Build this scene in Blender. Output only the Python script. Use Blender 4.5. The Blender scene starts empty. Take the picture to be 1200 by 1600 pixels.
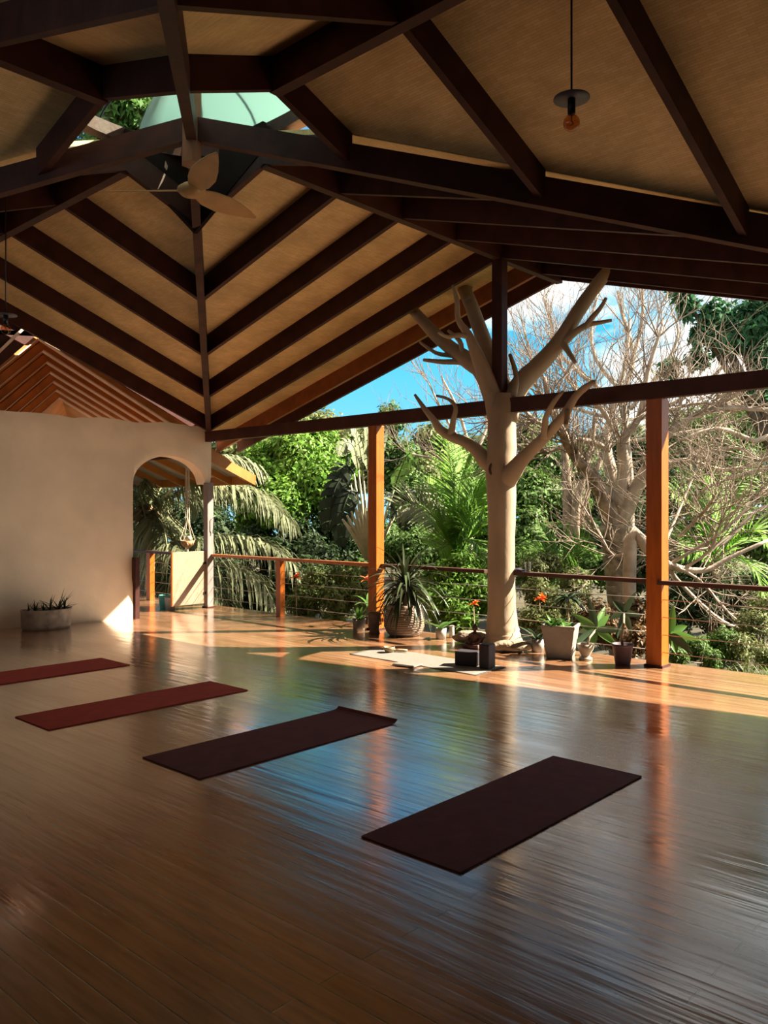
import bpy, math, random
import numpy as np
from mathutils import Vector, Matrix, noise

SC = bpy.context.scene
COL = SC.collection
rng = random.Random(7)

# ------------------------------------------------------------------ camera
FPX = 1289.17                       # focal length in pixels of the 1200x1600 frame
ANG = math.radians(47.561)
CAM = Vector((11.485, -8.212, 1.6))
HY = 800.6
RGT = Vector((math.sin(ANG), math.cos(ANG), 0))
FWD = Vector((-math.cos(ANG), math.sin(ANG), 0))
cd = bpy.data.cameras.new('camera')
cd.sensor_fit = 'VERTICAL'; cd.sensor_height = 36; cd.lens = 36 * FPX / 1600
cd.clip_start = 0.05; cd.clip_end = 400
cam = bpy.data.objects.new('camera', cd); COL.objects.link(cam)
cam.matrix_world = Matrix.Translation(CAM) @ Matrix((RGT, Vector((0, 0, 1)), -FWD)).transposed().to_4x4()
SC.camera = cam

# ------------------------------------------------------------------ light
SC.view_settings.view_transform = 'Standard'
SC.view_settings.look = 'None'
SC.view_settings.gamma = 1.0
SC.view_settings.use_curve_mapping = False
SC.view_settings.exposure = 1.78
SUN_AZ = Vector((0.67, 0.74)).normalized()
SUN_EL = math.radians(40.5)
SUN_POWER = 8.4
SKY_POWER = 0.55
sd = bpy.data.lights.new('sun', 'SUN'); sd.energy = SUN_POWER; sd.angle = math.radians(0.6); sd.color = (1.0, 0.88, 0.70)
sun = bpy.data.objects.new('sun', sd); COL.objects.link(sun)
sdir = Vector((SUN_AZ.x * math.cos(SUN_EL), SUN_AZ.y * math.cos(SUN_EL), math.sin(SUN_EL)))
sun.rotation_euler = sdir.to_track_quat('Z', 'Y').to_euler()
sun.location = sdir * 60

W = bpy.data.worlds.new('sky'); SC.world = W; W.use_nodes = True
nt = W.node_tree; nt.nodes.clear()
def N(t, **k):
    n = nt.nodes.new(t)
    for a, b in k.items(): setattr(n, a, b)
    return n
out = N('ShaderNodeOutputWorld'); bg = N('ShaderNodeBackground'); tc = N('ShaderNodeTexCoord')
sx = N('ShaderNodeSeparateXYZ'); nt.links.new(tc.outputs['Generated'], sx.inputs[0])
rp = N('ShaderNodeValToRGB'); e = rp.color_ramp.elements
e[0].position = 0.0; e[0].color = (0.22, 0.50, 0.66, 1)
e[1].position = 0.75; e[1].color = (0.50, 0.50, 0.44, 1)
m2 = e.new(0.36); m2.color = (0.03, 0.235, 0.45, 1)
m1 = e.new(0.2); m1.color = (0.05, 0.38, 0.60, 1)
nt.links.new(sx.outputs[2], rp.inputs[0])
mp = N('ShaderNodeMapping'); mp.inputs['Scale'].default_value = (1.0, 1.0, 2.6); mp.inputs['Location'].default_value = (0.35, 0.2, 0)
nt.links.new(tc.outputs['Generated'], mp.inputs[0])
nz = N('ShaderNodeTexNoise'); nz.inputs['Scale'].default_value = 3.2; nz.inputs['Detail'].default_value = 8; nz.inputs['Roughness'].default_value = 0.62
nt.links.new(mp.outputs[0], nz.inputs[0])
cr = N('ShaderNodeValToRGB'); cr.color_ramp.elements[0].position = 0.50; cr.color_ramp.elements[1].position = 0.66
sxb = N('ShaderNodeMath', operation='MULTIPLY_ADD'); sxb.inputs[1].default_value = 0.55; sxb.inputs[2].default_value = 0.26; nt.links.new(sx.outputs[0], sxb.inputs[0])
cla = N('ShaderNodeClamp'); cla.inputs['Min'].default_value = -0.08; cla.inputs['Max'].default_value = 0.07; nt.links.new(sxb.outputs[0], cla.inputs[0])
adb = N('ShaderNodeMath', operation='ADD'); nt.links.new(nz.outputs[0], adb.inputs[0]); nt.links.new(cla.outputs[0], adb.inputs[1])
nt.links.new(adb.outputs[0], cr.inputs[0])
mx = N('ShaderNodeMix', data_type='RGBA'); mx.inputs[7].default_value = (0.98, 0.93, 0.85, 1)
nt.links.new(cr.outputs[0], mx.inputs[0]); nt.links.new(rp.outputs[0], mx.inputs[6])
nt.links.new(mx.outputs[2], bg.inputs[0]); bg.inputs[1].default_value = SKY_POWER
nt.links.new(bg.outputs[0], out.inputs[0])
SC.cycles.max_bounces = 8; SC.cycles.diffuse_bounces = 3; SC.cycles.glossy_bounces = 4
SC.cycles.transparent_max_bounces = 12
SC.cycles.sample_clamp_indirect = 6.0

# ------------------------------------------------------------------ measuring helpers
def ray(px, py): return RGT * ((px - 600) / FPX) + FWD + Vector((0, 0, (HY - py) / FPX))
def P(px, py, Y): return CAM + ray(px, py) * Y
def G(px, py, z=0.0):
    d = ray(px, py); return CAM + d * ((z - CAM.z) / d.z)
def onx(px, py, x):
    d = ray(px, py); return CAM + d * ((x - CAM.x) / d.x)
def ony(px, py, y):
    d = ray(px, py); return CAM + d * ((y - CAM.y) / d.y)
def proj(p):
    d = Vector(p) - CAM; Y = d.dot(FWD)
    if Y < 0.1: return None
    return (600 + FPX * d.dot(RGT) / Y, HY - FPX * d.z / Y)

# ------------------------------------------------------------------ materials
MATS = {}
def mat(name, col, rough=0.7, var=0.0, scale=6.0, bump=0.0, bscale=40.0, stretch=(1, 1, 1), island=0.0, trans=0.0, spec=0.4, coat=0.0, metal=0.0):
    m = bpy.data.materials.new(name); m.use_nodes = True; t = m.node_tree; b = t.nodes['Principled BSDF']
    b.inputs['Roughness'].default_value = rough; b.inputs['Specular IOR Level'].default_value = spec
    b.inputs['Coat Weight'].default_value = coat; b.inputs['Metallic'].default_value = metal
    L = t.links.new
    c = None
    rgb = t.nodes.new('ShaderNodeRGB'); rgb.outputs[0].default_value = (*col, 1); c = rgb.outputs[0]
    tcn = t.nodes.new('ShaderNodeTexCoord'); mpn = t.nodes.new('ShaderNodeMapping'); mpn.inputs['Scale'].default_value = stretch
    L(tcn.outputs['Object'], mpn.inputs[0])
    if var:
        n = t.nodes.new('ShaderNodeTexNoise'); n.inputs['Scale'].default_value = scale; n.inputs['Detail'].default_value = 5
        L(mpn.outputs[0], n.inputs[0])
        mr = t.nodes.new('ShaderNodeMapRange'); mr.inputs[1].default_value = 0.3; mr.inputs[2].default_value = 0.7
        mr.inputs[3].default_value = 1 - var; mr.inputs[4].default_value = 1 + var; L(n.outputs[0], mr.inputs[0])
        h = t.nodes.new('ShaderNodeHueSaturation'); L(mr.outputs[0], h.inputs['Value']); L(c, h.inputs['Color']); c = h.outputs[0]
    if island:
        g = t.nodes.new('ShaderNodeNewGeometry')
        mr = t.nodes.new('ShaderNodeMapRange'); mr.inputs[3].default_value = 1 - island; mr.inputs[4].default_value = 1 + island
        L(g.outputs['Random Per Island'], mr.inputs[0])
        mh = t.nodes.new('ShaderNodeMapRange'); mh.inputs[3].default_value = 0.5 - 0.035 * island; mh.inputs[4].default_value = 0.5 + 0.03 * island
        L(g.outputs['Random Per Island'], mh.inputs[0])
        h = t.nodes.new('ShaderNodeHueSaturation'); L(mr.outputs[0], h.inputs['Value']); L(mh.outputs[0], h.inputs['Hue']); L(c, h.inputs['Color']); c = h.outputs[0]
    L(c, b.inputs['Base Color'])
    if bump:
        n = t.nodes.new('ShaderNodeTexNoise'); n.inputs['Scale'].default_value = bscale; n.inputs['Detail'].default_value = 4
        L(mpn.outputs[0], n.inputs[0])
        bp = t.nodes.new('ShaderNodeBump'); bp.inputs['Strength'].default_value = bump; bp.inputs['Distance'].default_value = 0.02
        L(n.outputs[0], bp.inputs['Height']); L(bp.outputs[0], b.inputs['Normal'])
    if trans:
        tr = t.nodes.new('ShaderNodeBsdfTranslucent'); ad = t.nodes.new('ShaderNodeMixShader'); ad.inputs[0].default_value = trans
        L(c, tr.inputs[0]); L(b.outputs[0], ad.inputs[1]); L(tr.outputs[0], ad.inputs[2])
        L(ad.outputs[0], t.nodes['Material Output'].inputs[0])
    MATS[name] = m
    return m

def glass(name, tint, rough=0.02):
    m = bpy.data.materials.new(name); m.use_nodes = True; t = m.node_tree; t.nodes.clear(); L = t.links.new
    o = t.nodes.new('ShaderNodeOutputMaterial'); mixn = t.nodes.new('ShaderNodeMixShader')
    lw = t.nodes.new('ShaderNodeLayerWeight'); pw = t.nodes.new('ShaderNodeMath'); pw.operation = 'POWER'; pw.inputs[1].default_value = 3.0; L(lw.outputs['Facing'], pw.inputs[0])
    fr = t.nodes.new('ShaderNodeMath'); fr.operation = 'MULTIPLY_ADD'; fr.inputs[1].default_value = 0.6; fr.inputs[2].default_value = 0.05; L(pw.outputs[0], fr.inputs[0])
    tr = t.nodes.new('ShaderNodeBsdfTransparent'); tr.inputs[0].default_value = (*tint, 1)
    gl = t.nodes.new('ShaderNodeBsdfGlossy'); gl.inputs['Roughness'].default_value = rough
    L(fr.outputs[0], mixn.inputs[0]); L(tr.outputs[0], mixn.inputs[1]); L(gl.outputs[0], mixn.inputs[2]); L(mixn.outputs[0], o.inputs[0])
    return m

def floor_mat():
    m = bpy.data.materials.new('varnished floor planks'); m.use_nodes = True; t = m.node_tree; b = t.nodes['Principled BSDF']; L = t.links.new
    tcn = t.nodes.new('ShaderNodeTexCoord')
    br = t.nodes.new('ShaderNodeTexBrick'); br.offset = 0.37; br.squash = 1.0
    br.inputs['Scale'].default_value = 1.0; br.inputs['Brick Width'].default_value = 2.6; br.inputs['Row Height'].default_value = 0.105
    br.inputs['Mortar Size'].default_value = 0.0036; br.inputs['Mortar Smooth'].default_value = 0.2; br.inputs['Bias'].default_value = 0
    br.inputs['Color1'].default_value = (0.265, 0.124, 0.057, 1); br.inputs['Color2'].default_value = (0.365, 0.188, 0.094, 1)
    br.inputs['Mortar'].default_value = (0.05, 0.02, 0.01, 1)
    L(tcn.outputs['Object'], br.inputs[0])
    mpn = t.nodes.new('ShaderNodeMapping'); mpn.inputs['Scale'].default_value = (0.9, 9.0, 1); L(tcn.outputs['Object'], mpn.inputs[0])
    n = t.nodes.new('ShaderNodeTexNoise'); n.inputs['Scale'].default_value = 2.2; n.inputs['Detail'].default_value = 7; L(mpn.outputs[0], n.inputs[0])
    mr = t.nodes.new('ShaderNodeMapRange'); mr.inputs[1].default_value = 0.3; mr.inputs[2].default_value = 0.7; mr.inputs[3].default_value = 0.72; mr.inputs[4].default_value = 1.25
    L(n.outputs[0], mr.inputs[0])
    h = t.nodes.new('ShaderNodeHueSaturation'); L(mr.outputs[0], h.inputs['Value']); L(br.outputs[0], h.inputs['Color']); L(h.outputs[0], b.inputs['Base Color'])
    n2 = t.nodes.new('ShaderNodeTexNoise'); n2.inputs['Scale'].default_value = 0.9; n2.inputs['Detail'].default_value = 6
    mp2 = t.nodes.new('ShaderNodeMapping'); mp2.inputs['Scale'].default_value = (0.8, 2.4, 1); L(tcn.outputs['Object'], mp2.inputs[0]); L(mp2.outputs[0], n2.inputs[0])
    r2 = t.nodes.new('ShaderNodeMapRange'); r2.inputs[1].default_value = 0.3; r2.inputs[2].default_value = 0.7; r2.inputs[3].default_value = 0.11; r2.inputs[4].default_value = 0.26
    L(n2.outputs[0], r2.inputs[0]); L(r2.outputs[0], b.inputs['Roughness'])
    b.inputs['Specular IOR Level'].default_value = 0.6
    b.inputs['Coat Weight'].default_value = 1.0; b.inputs['Coat IOR'].default_value = 1.95; L(r2.outputs[0], b.inputs['Coat Roughness'])
    # gentle cupping of every board plus the gaps
    mp3 = t.nodes.new('ShaderNodeMapping'); mp3.inputs['Scale'].default_value = (0.5, 7.0, 1); L(tcn.outputs['Object'], mp3.inputs[0])
    n3 = t.nodes.new('ShaderNodeTexNoise'); n3.inputs['Scale'].default_value = 2.0; n3.inputs['Detail'].default_value = 3; L(mp3.outputs[0], n3.inputs[0])
    b1 = t.nodes.new('ShaderNodeBump'); b1.inputs['Strength'].default_value = 0.15; b1.inputs['Distance'].default_value = 0.02; L(n3.outputs[0], b1.inputs['Height'])
    b2 = t.nodes.new('ShaderNodeBump'); b2.invert = True; b2.inputs['Strength'].default_value = 0.3; b2.inputs['Distance'].default_value = 0.004
    L(br.outputs['Fac'], b2.inputs['Height']); L(b1.outputs[0], b2.inputs['Normal']); L(b2.outputs[0], b.inputs['Normal']); L(b2.outputs[0], b.inputs['Coat Normal'])
    return m

def ceiling_mat():
    m = bpy.data.materials.new('woven bamboo ceiling'); m.use_nodes = True; t = m.node_tree; b = t.nodes['Principled BSDF']; L = t.links.new
    tcn = t.nodes.new('ShaderNodeTexCoord')
    br = t.nodes.new('ShaderNodeTexBrick'); br.offset = 0.5
    br.inputs['Scale'].default_value = 1.0; br.inputs['Brick Width'].default_value = 0.11; br.inputs['Row Height'].default_value = 0.020
    br.inputs['Mortar Size'].default_value = 0.0018; br.inputs['Mortar Smooth'].default_value = 0.8
    br.inputs['Color1'].default_value = (0.66, 0.45, 0.20, 1); br.inputs['Color2'].default_value = (0.75, 0.54, 0.27, 1); br.inputs['Mortar'].default_value = (0.48, 0.31, 0.13, 1)
    L(tcn.outputs['UV'], br.inputs[0])
    n = t.nodes.new('ShaderNodeTexNoise'); n.inputs['Scale'].default_value = 1.6; n.inputs['Detail'].default_value = 8; n.inputs['Roughness'].default_value = 0.65; L(tcn.outputs['UV'], n.inputs[0])
    mr = t.nodes.new('ShaderNodeMapRange'); mr.inputs[1].default_value = 0.3; mr.inputs[2].default_value = 0.7; mr.inputs[3].default_value = 0.66; mr.inputs[4].default_value = 1.16  # broad mat stains, also standing in for patches of light
    L(n.outputs[0], mr.inputs[0]); h = t.nodes.new('ShaderNodeHueSaturation'); L(mr.outputs[0], h.inputs['Value']); L(br.outputs[0], h.inputs['Color']); L(h.outputs[0], b.inputs['Base Color'])
    b.inputs['Roughness'].default_value = 0.55; b.inputs['Specular IOR Level'].default_value = 0.3
    return m

def weave_mat(name, c1, c2, scale, rough=0.6, bump=0.5):
    m = bpy.data.materials.new(name); m.use_nodes = True; t = m.node_tree; b = t.nodes['Principled BSDF']; L = t.links.new
    tcn = t.nodes.new('ShaderNodeTexCoord')
    br = t.nodes.new('ShaderNodeTexBrick'); br.offset = 0.5; br.inputs['Scale'].default_value = scale
    br.inputs['Brick Width'].default_value = 0.9; br.inputs['Row Height'].default_value = 0.42; br.inputs['Mortar Size'].default_value = 0.05; br.inputs['Mortar Smooth'].default_value = 1.0
    br.inputs['Color1'].default_value = (*c1, 1); br.inputs['Color2'].default_value = (*[(p + q) / 2 for p, q in zip(c1, c2)], 1); br.inputs['Mortar'].default_value = (*c2, 1)
    L(tcn.outputs['UV'], br.inputs[0]); L(br.outputs[0], b.inputs['Base Color']); b.inputs['Roughness'].default_value = rough
    bp = t.nodes.new('ShaderNodeBump'); bp.invert = True; bp.inputs['Strength'].default_value = bump; bp.inputs['Distance'].default_value = 0.01
    L(br.outputs['Fac'], bp.inputs['Height']); L(bp.outputs[0], b.inputs['Normal'])
    return m

M_floor = floor_mat(); M_ceil = ceiling_mat()
M_wall = mat('cob plaster', (0.86, 0.70, 0.52), 0.9, var=0.10, scale=1.3, bump=0.5, bscale=5)
M_dark = mat('dark stained timber', (0.048, 0.014, 0.010), 0.55, var=0.35, scale=5, bump=0.1, bscale=30, spec=0.2)
M_beam = mat('dark beam timber', (0.062, 0.019, 0.013), 0.55, var=0.3, scale=4, bump=0.1, spec=0.25)
M_post = mat('orange stained timber', (0.36, 0.092, 0.005), 0.42, var=0.18, scale=7, stretch=(4, 4, 0.5), bump=0.08, bscale=25)
M_grey = mat('weathered grey timber', (0.24, 0.20, 0.18), 0.8, var=0.2, scale=8, stretch=(3, 3, .4), bump=0.2)
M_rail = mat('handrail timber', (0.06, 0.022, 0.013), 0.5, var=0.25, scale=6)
M_steel = mat('steel cable', (0.35, 0.33, 0.31), 0.35, metal=0.8)
M_black = mat('black metal', (0.012, 0.010, 0.014), 0.45)
M_lightwood = mat('pale bounce lit timber', (0.80, 0.56, 0.41), 0.6, var=0.12, scale=6)  # pale tone includes bounce light on the rafter undersides
M_orange = mat('orange wing boards', (0.46, 0.15, 0.03), 0.55, var=0.25, scale=4)
M_fascia = mat('golden fascia timber', (0.42, 0.17, 0.035), 0.5, var=0.12, scale=6)
M_white = mat('white roof sheet', (0.45, 0.425, 0.38), 0.6)
M_trunk = mat('smooth beige bark', (0.345, 0.258, 0.172), 0.8, var=0.22, scale=3, stretch=(1, 1, .5), bump=0.5, bscale=6)
M_knot = mat('dark knot hole', (0.06, 0.03, 0.02), 0.9)
M_bare = mat('pale bare bark', (0.42, 0.34, 0.265), 0.85, var=0.35, scale=5, bump=0.3, bscale=14)
M_moss = mat('patchy lichen bark', (0.26, 0.19, 0.135), 0.9, var=0.75, scale=6, bump=0.6, bscale=10)
M_twig = mat('grey tan twigs', (0.25, 0.195, 0.15), 0.9, var=0.2, scale=3)
M_bark = mat('dark bark', (0.10, 0.075, 0.055), 0.9, var=0.3, scale=5)
def leafm(name, c, isl=0.45, tr=0.32, rough=0.55): return mat(name, tuple(x * 0.62 for x in c), rough, island=isl, trans=tr, spec=0.2)
L_bright = leafm('bright leaves', (0.20, 0.40, 0.05))
L_mid = leafm('mid green leaves', (0.13, 0.24, 0.05))
L_dark = leafm('dark leaves', (0.07, 0.12, 0.045))
L_olive = leafm('olive leaves', (0.26, 0.30, 0.11))
L_dry = leafm('dry brown leaves', (0.24, 0.14, 0.06))
L_blue = leafm('blue green leaves', (0.075, 0.23, 0.10))
L_palm = leafm('palm frond', (0.42, 0.46, 0.26), 0.3, 0.3)
L_date = leafm('fresh palm frond', (0.30, 0.60, 0.07), 0.3, 0.45)
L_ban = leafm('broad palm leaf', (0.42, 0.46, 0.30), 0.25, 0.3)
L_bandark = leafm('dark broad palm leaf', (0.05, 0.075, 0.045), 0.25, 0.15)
L_drac = leafm('dark strap leaf', (0.075, 0.10, 0.045), 0.5, 0.1, 0.3)
L_grass = leafm('grass', (0.20, 0.32, 0.06))
M_plum = leafm('glossy plant leaf', (0.12, 0.26, 0.05), 0.3, 0.25, 0.3)
M_plumd = leafm('dark plant leaf', (0.06, 0.10, 0.05), 0.4, 0.15, 0.3)
M_soil = mat('soil', (0.05, 0.03, 0.02), 0.95)
M_ground = mat('forest ground', (0.05, 0.042, 0.02), 0.95, var=0.5, scale=1.5, bump=0.4, bscale=4)
M_concrete = mat('grey concrete', (0.28, 0.25, 0.215), 0.85, var=0.12, scale=6, bump=0.2)
M_clay = mat('pale clay pot', (0.27, 0.225, 0.175), 0.8, var=0.12, scale=12)
M_cream = mat('cream pot', (0.33, 0.28, 0.21), 0.7, var=0.1, scale=12)
M_whitepot = mat('white pot', (0.32, 0.295, 0.255), 0.6, var=0.06)
M_purple = mat('dark purple pot', (0.075, 0.045, 0.055), 0.55, var=0.2)
M_vase = mat('dark clay vase', (0.16, 0.10, 0.075), 0.75, var=0.25, scale=14)
M_trough = mat('mottled clay trough', (0.36, 0.27, 0.20), 0.85, var=0.3, scale=9, bump=0.3)
M_basket = weave_mat('woven basket', (0.29, 0.22, 0.155), (0.14, 0.095, 0.06), 9)
M_bamboo = weave_mat('woven bamboo panel', (0.34, 0.25, 0.168), (0.235, 0.15, 0.09), 16, 0.6, 0.2)
M_red = mat('red yoga mat', (0.40, 0.045, 0.032), 0.9, var=0.12, scale=9, bump=0.2, bscale=120)
M_wine = mat('wine yoga mat', (0.115, 0.028, 0.035), 0.92, var=0.2, scale=7, bump=0.3, bscale=140)
M_cloth = mat('undyed cotton cloth', (0.155, 0.14, 0.118), 0.95, var=0.06, scale=12, bump=0.3, bscale=90)
M_paper = mat('book cover', (0.20, 0.19, 0.18), 0.6)
M_block = mat('black foam block', (0.022, 0.016, 0.020), 0.7, var=0.1)
M_bronze = mat('dark brown statue', (0.06, 0.026, 0.02), 0.5, var=0.25, scale=20)
M_bowl = mat('brass bowl', (0.34, 0.24, 0.13), 0.45, var=0.2, scale=20, metal=0.4)
M_malletw = mat('mallet wood', (0.42, 0.27, 0.15), 0.6)
M_sack = mat('rough tan fibre', (0.29, 0.22, 0.15), 0.95, var=0.3, scale=14, stretch=(1, 1, 1), bump=0.9, bscale=30)
M_flower = mat('orange petals', (0.85, 0.17, 0.03), 0.6, trans=0.25)
M_rope = mat('macrame rope', (0.48, 0.41, 0.31), 0.9)
M_coco = mat('coconut bowl', (0.38, 0.20, 0.08), 0.6, var=0.3, scale=12)
M_teal = mat('teal bucket', (0.10, 0.36, 0.30), 0.5)
M_rag = mat('dark cloth', (0.035, 0.025, 0.045), 0.9, var=0.4, scale=30)
M_fan = mat('fan wood', (0.42, 0.22, 0.075), 0.4, var=0.15, scale=6)
M_disc = mat('grey lamp disc', (0.10, 0.085, 0.10), 0.5)
M_stem = mat('plant stem', (0.28, 0.22, 0.13), 0.8, var=0.2)
M_fibre = mat('palm fibre trunk', (0.22, 0.15, 0.09), 0.95, var=0.4, scale=9, bump=0.6)
M_petiole = mat('pale petiole', (0.52, 0.52, 0.34), 0.6, var=0.15)
M_glass = glass('clear glass', (0.93, 0.96, 0.95)); M_skyglass = glass('green tinted glazing', (0.78, 0.93, 0.80), 0.08)
M_bulb = glass('amber bulb glass', (0.80, 0.50, 0.28))
M_filament = mat('bulb filament support', (0.5, 0.35, 0.2), 0.4)

# ------------------------------------------------------------------ mesh helpers
def V3(p): return Vector(p)
class MB:
    def __init__(s): s.v = []; s.f = []; s.sm = []; s.uv = None
    def add(s, vs, fs, smooth=False):
        k = len(s.v); s.v += [tuple(p) for p in vs]; s.f += [tuple(i + k for i in f) for f in fs]; s.sm += [smooth] * len(fs); return s
    def box(s, c, d, rz=0.0, taper=1.0):
        c = V3(c); a, b, h = d[0] / 2, d[1] / 2, d[2] / 2; R = Matrix.Rotation(rz, 3, 'Z'); vs = []
        for z, t in ((-h, taper), (h, 1.0)):
            for x, y in ((-a, -b), (a, -b), (a, b), (-a, b)): vs.append(c + R @ Vector((x * t, y * t, z)))
        return s.add(vs, [(3, 2, 1, 0), (4, 5, 6, 7), (0, 1, 5, 4), (1, 2, 6, 5), (2, 3, 7, 6), (3, 0, 4, 7)])
    def beam(s, p0, p1, w, h, h1=None):
        """bar whose bottom centre line runs p0-p1, plumb cut ends"""
        p0 = V3(p0); p1 = V3(p1); d = p1 - p0; sd = Vector((-d.y, d.x, 0)); sd = sd.normalized() * (w / 2) if sd.length > 1e-6 else Vector((w / 2, 0, 0))
        u = Vector((0, 0, h)); vs = []
        for p, u in ((p0, u), (p1, u if h1 is None else Vector((0, 0, h1)))): vs += [p - sd, p + sd, p + sd + u, p - sd + u]
        return s.add(vs, [(0, 1, 2, 3), (7, 6, 5, 4), (0, 4, 5, 1), (1, 5, 6, 2), (2, 6, 7, 3), (3, 7, 4, 0)])
    def tube(s, pts, rad, n=8, cap=True, smooth=True):
        pts = [V3(p) for p in pts]
        if not hasattr(rad, '__len__'): rad = [rad] * len(pts)
        t0 = (pts[1] - pts[0]).normalized(); a = Vector((0, 0, 1)) if abs(t0.z) < 0.9 else Vector((1, 0, 0))
        nrm = t0.cross(a).normalized(); vs = []; fs = []
        for i, p in enumerate(pts):
            t = (pts[min(i + 1, len(pts) - 1)] - pts[max(i - 1, 0)])
            t = t.normalized() if t.length > 1e-9 else t0
            nrm = (nrm - t * nrm.dot(t)); nrm = nrm.normalized() if nrm.length > 1e-6 else t.orthogonal().normalized()
            b = t.cross(nrm)
            for k in range(n):
                an = 2 * math.pi * k / n; vs.append(p + (nrm * math.cos(an) + b * math.sin(an)) * rad[i])
        for i in range(len(pts) - 1):
            for k in range(n): fs.append((i * n + k, i * n + (k + 1) % n, (i + 1) * n + (k + 1) % n, (i + 1) * n + k))
        if cap: fs += [tuple(range(n - 1, -1, -1)), tuple(range((len(pts) - 1) * n, len(pts) * n))]
        return s.add(vs, fs, smooth)
    def lathe(s, prof, n=28, c=(0, 0, 0), sy=1.0, rz=0.0):
        c = V3(c); vs = []; fs = []; R = Matrix.Rotation(rz, 3, 'Z')
        for r, z in prof:
            for k in range(n):
                an = 2 * math.pi * k / n; vs.append(c + R @ Vector((r * math.cos(an), r * sy * math.sin(an), z)))
        for i in range(len(prof) - 1):
            for k in range(n): fs.append((i * n + k, i * n + (k + 1) % n, (i + 1) * n + (k + 1) % n, (i + 1) * n + k))
        fs += [tuple(range(n - 1, -1, -1)), tuple(range((len(prof) - 1) * n, len(prof) * n))]
        return s.add(vs, fs, True)
    def ball(s, c, r, n=14, m=9, sc=(1, 1, 1)):
        pr = [(max(1e-4, math.sin(math.pi * i / m)) * r, -math.cos(math.pi * i / m) * r) for i in range(m + 1)]
        k = len(s.v); s.lathe(pr, n); c = V3(c)
        for i in range(k, len(s.v)):
            q = s.v[i]; s.v[i] = (c.x + q[0] * sc[0], c.y + q[1] * sc[1], c.z + q[2] * sc[2])
        return s
    def blade(s, base, d, L, w, droop=0.5, seg=6, fold=0.25, up=(0, 0, 1), shape=0.45, petiole=0.0, twist=0.0, sq=0.8):
        """leaf blade with a folded midrib, bending down by droop"""
        p = V3(base); d = V3(d).normalized(); up = V3(up); rows = []
        side = d.cross(up); side = side.normalized() if side.length > 1e-4 else Vector((1, 0, 0))
        if twist: side = Matrix.Rotation(twist, 3, d) @ side
        for i in range(seg + 1):
            t = i / seg
            if t < petiole: ww = w * 0.06
            else:
                q = (t - petiole) / (1 - petiole)
                ww = w * (math.sin(math.pi * min(1, q ** shape if q > 0 else 0)) ** sq) if 0 < q < 1 else w * 0.03
            nr = side.cross(d).normalized()
            rows.append((p - side * ww / 2 + nr * ww * fold, p.copy(), p + side * ww / 2 + nr * ww * fold))
            p = p + d * (L / seg)
            d = (d + Vector((0, 0, -1)) * (droop / seg)).normalized()
            side = (side - d * side.dot(d)).normalized()
        vs = [q for r in rows for q in r]; fs = []
        for i in range(seg):
            a = i * 3; fs += [(a, a + 1, a + 4, a + 3), (a + 1, a + 2, a + 5, a + 4)]
        return s.add(vs, fs, True)
    def build(s, name, m, parent=None, **k):
        me = bpy.data.meshes.new(name); me.from_pydata(s.v, [], s.f); me.polygons.foreach_set('use_smooth', s.sm); me.materials.append(m); me.update()
        return link(name, me, parent, **k)

def link(name, me, parent=None, label=None, cat=None, group=None, kind=None, loc=None):
    o = bpy.data.objects.new(name, me); COL.objects.link(o)
    if parent is not None: o.parent = parent
    tag(o, label, cat, group, kind)
    if loc is not None: o.location = loc
    return o
def tag(o, label=None, cat=None, group=None, kind=None):
    if label: o['label'] = label
    if cat: o['category'] = cat
    if group: o['group'] = group
    if kind: o['kind'] = kind
    return o
def thing(name, label, cat, loc=(0, 0, 0), group=None, rz=0.0, kind=None):
    o = bpy.data.objects.new(name, None); COL.objects.link(o); o.location = loc; o.rotation_euler = (0, 0, rz); o.empty_display_size = 0.1
    return tag(o, label, cat, group, kind)
def shift(mb, loc):
    mb.v = [(a - loc[0], b - loc[1], c - loc[2]) for a, b, c in mb.v]; return mb
def bevel(o, w, seg=2):
    b = o.modifiers.new('bevel', 'BEVEL'); b.width = w; b.segments = seg; b.limit_method = 'ANGLE'; return o
def uvmap(o, fn):
    me = o.data; uv = me.uv_layers.new(name='UVMap')
    for l in me.loops: uv.data[l.index].uv = fn(me.vertices[l.vertex_index].co)
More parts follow.
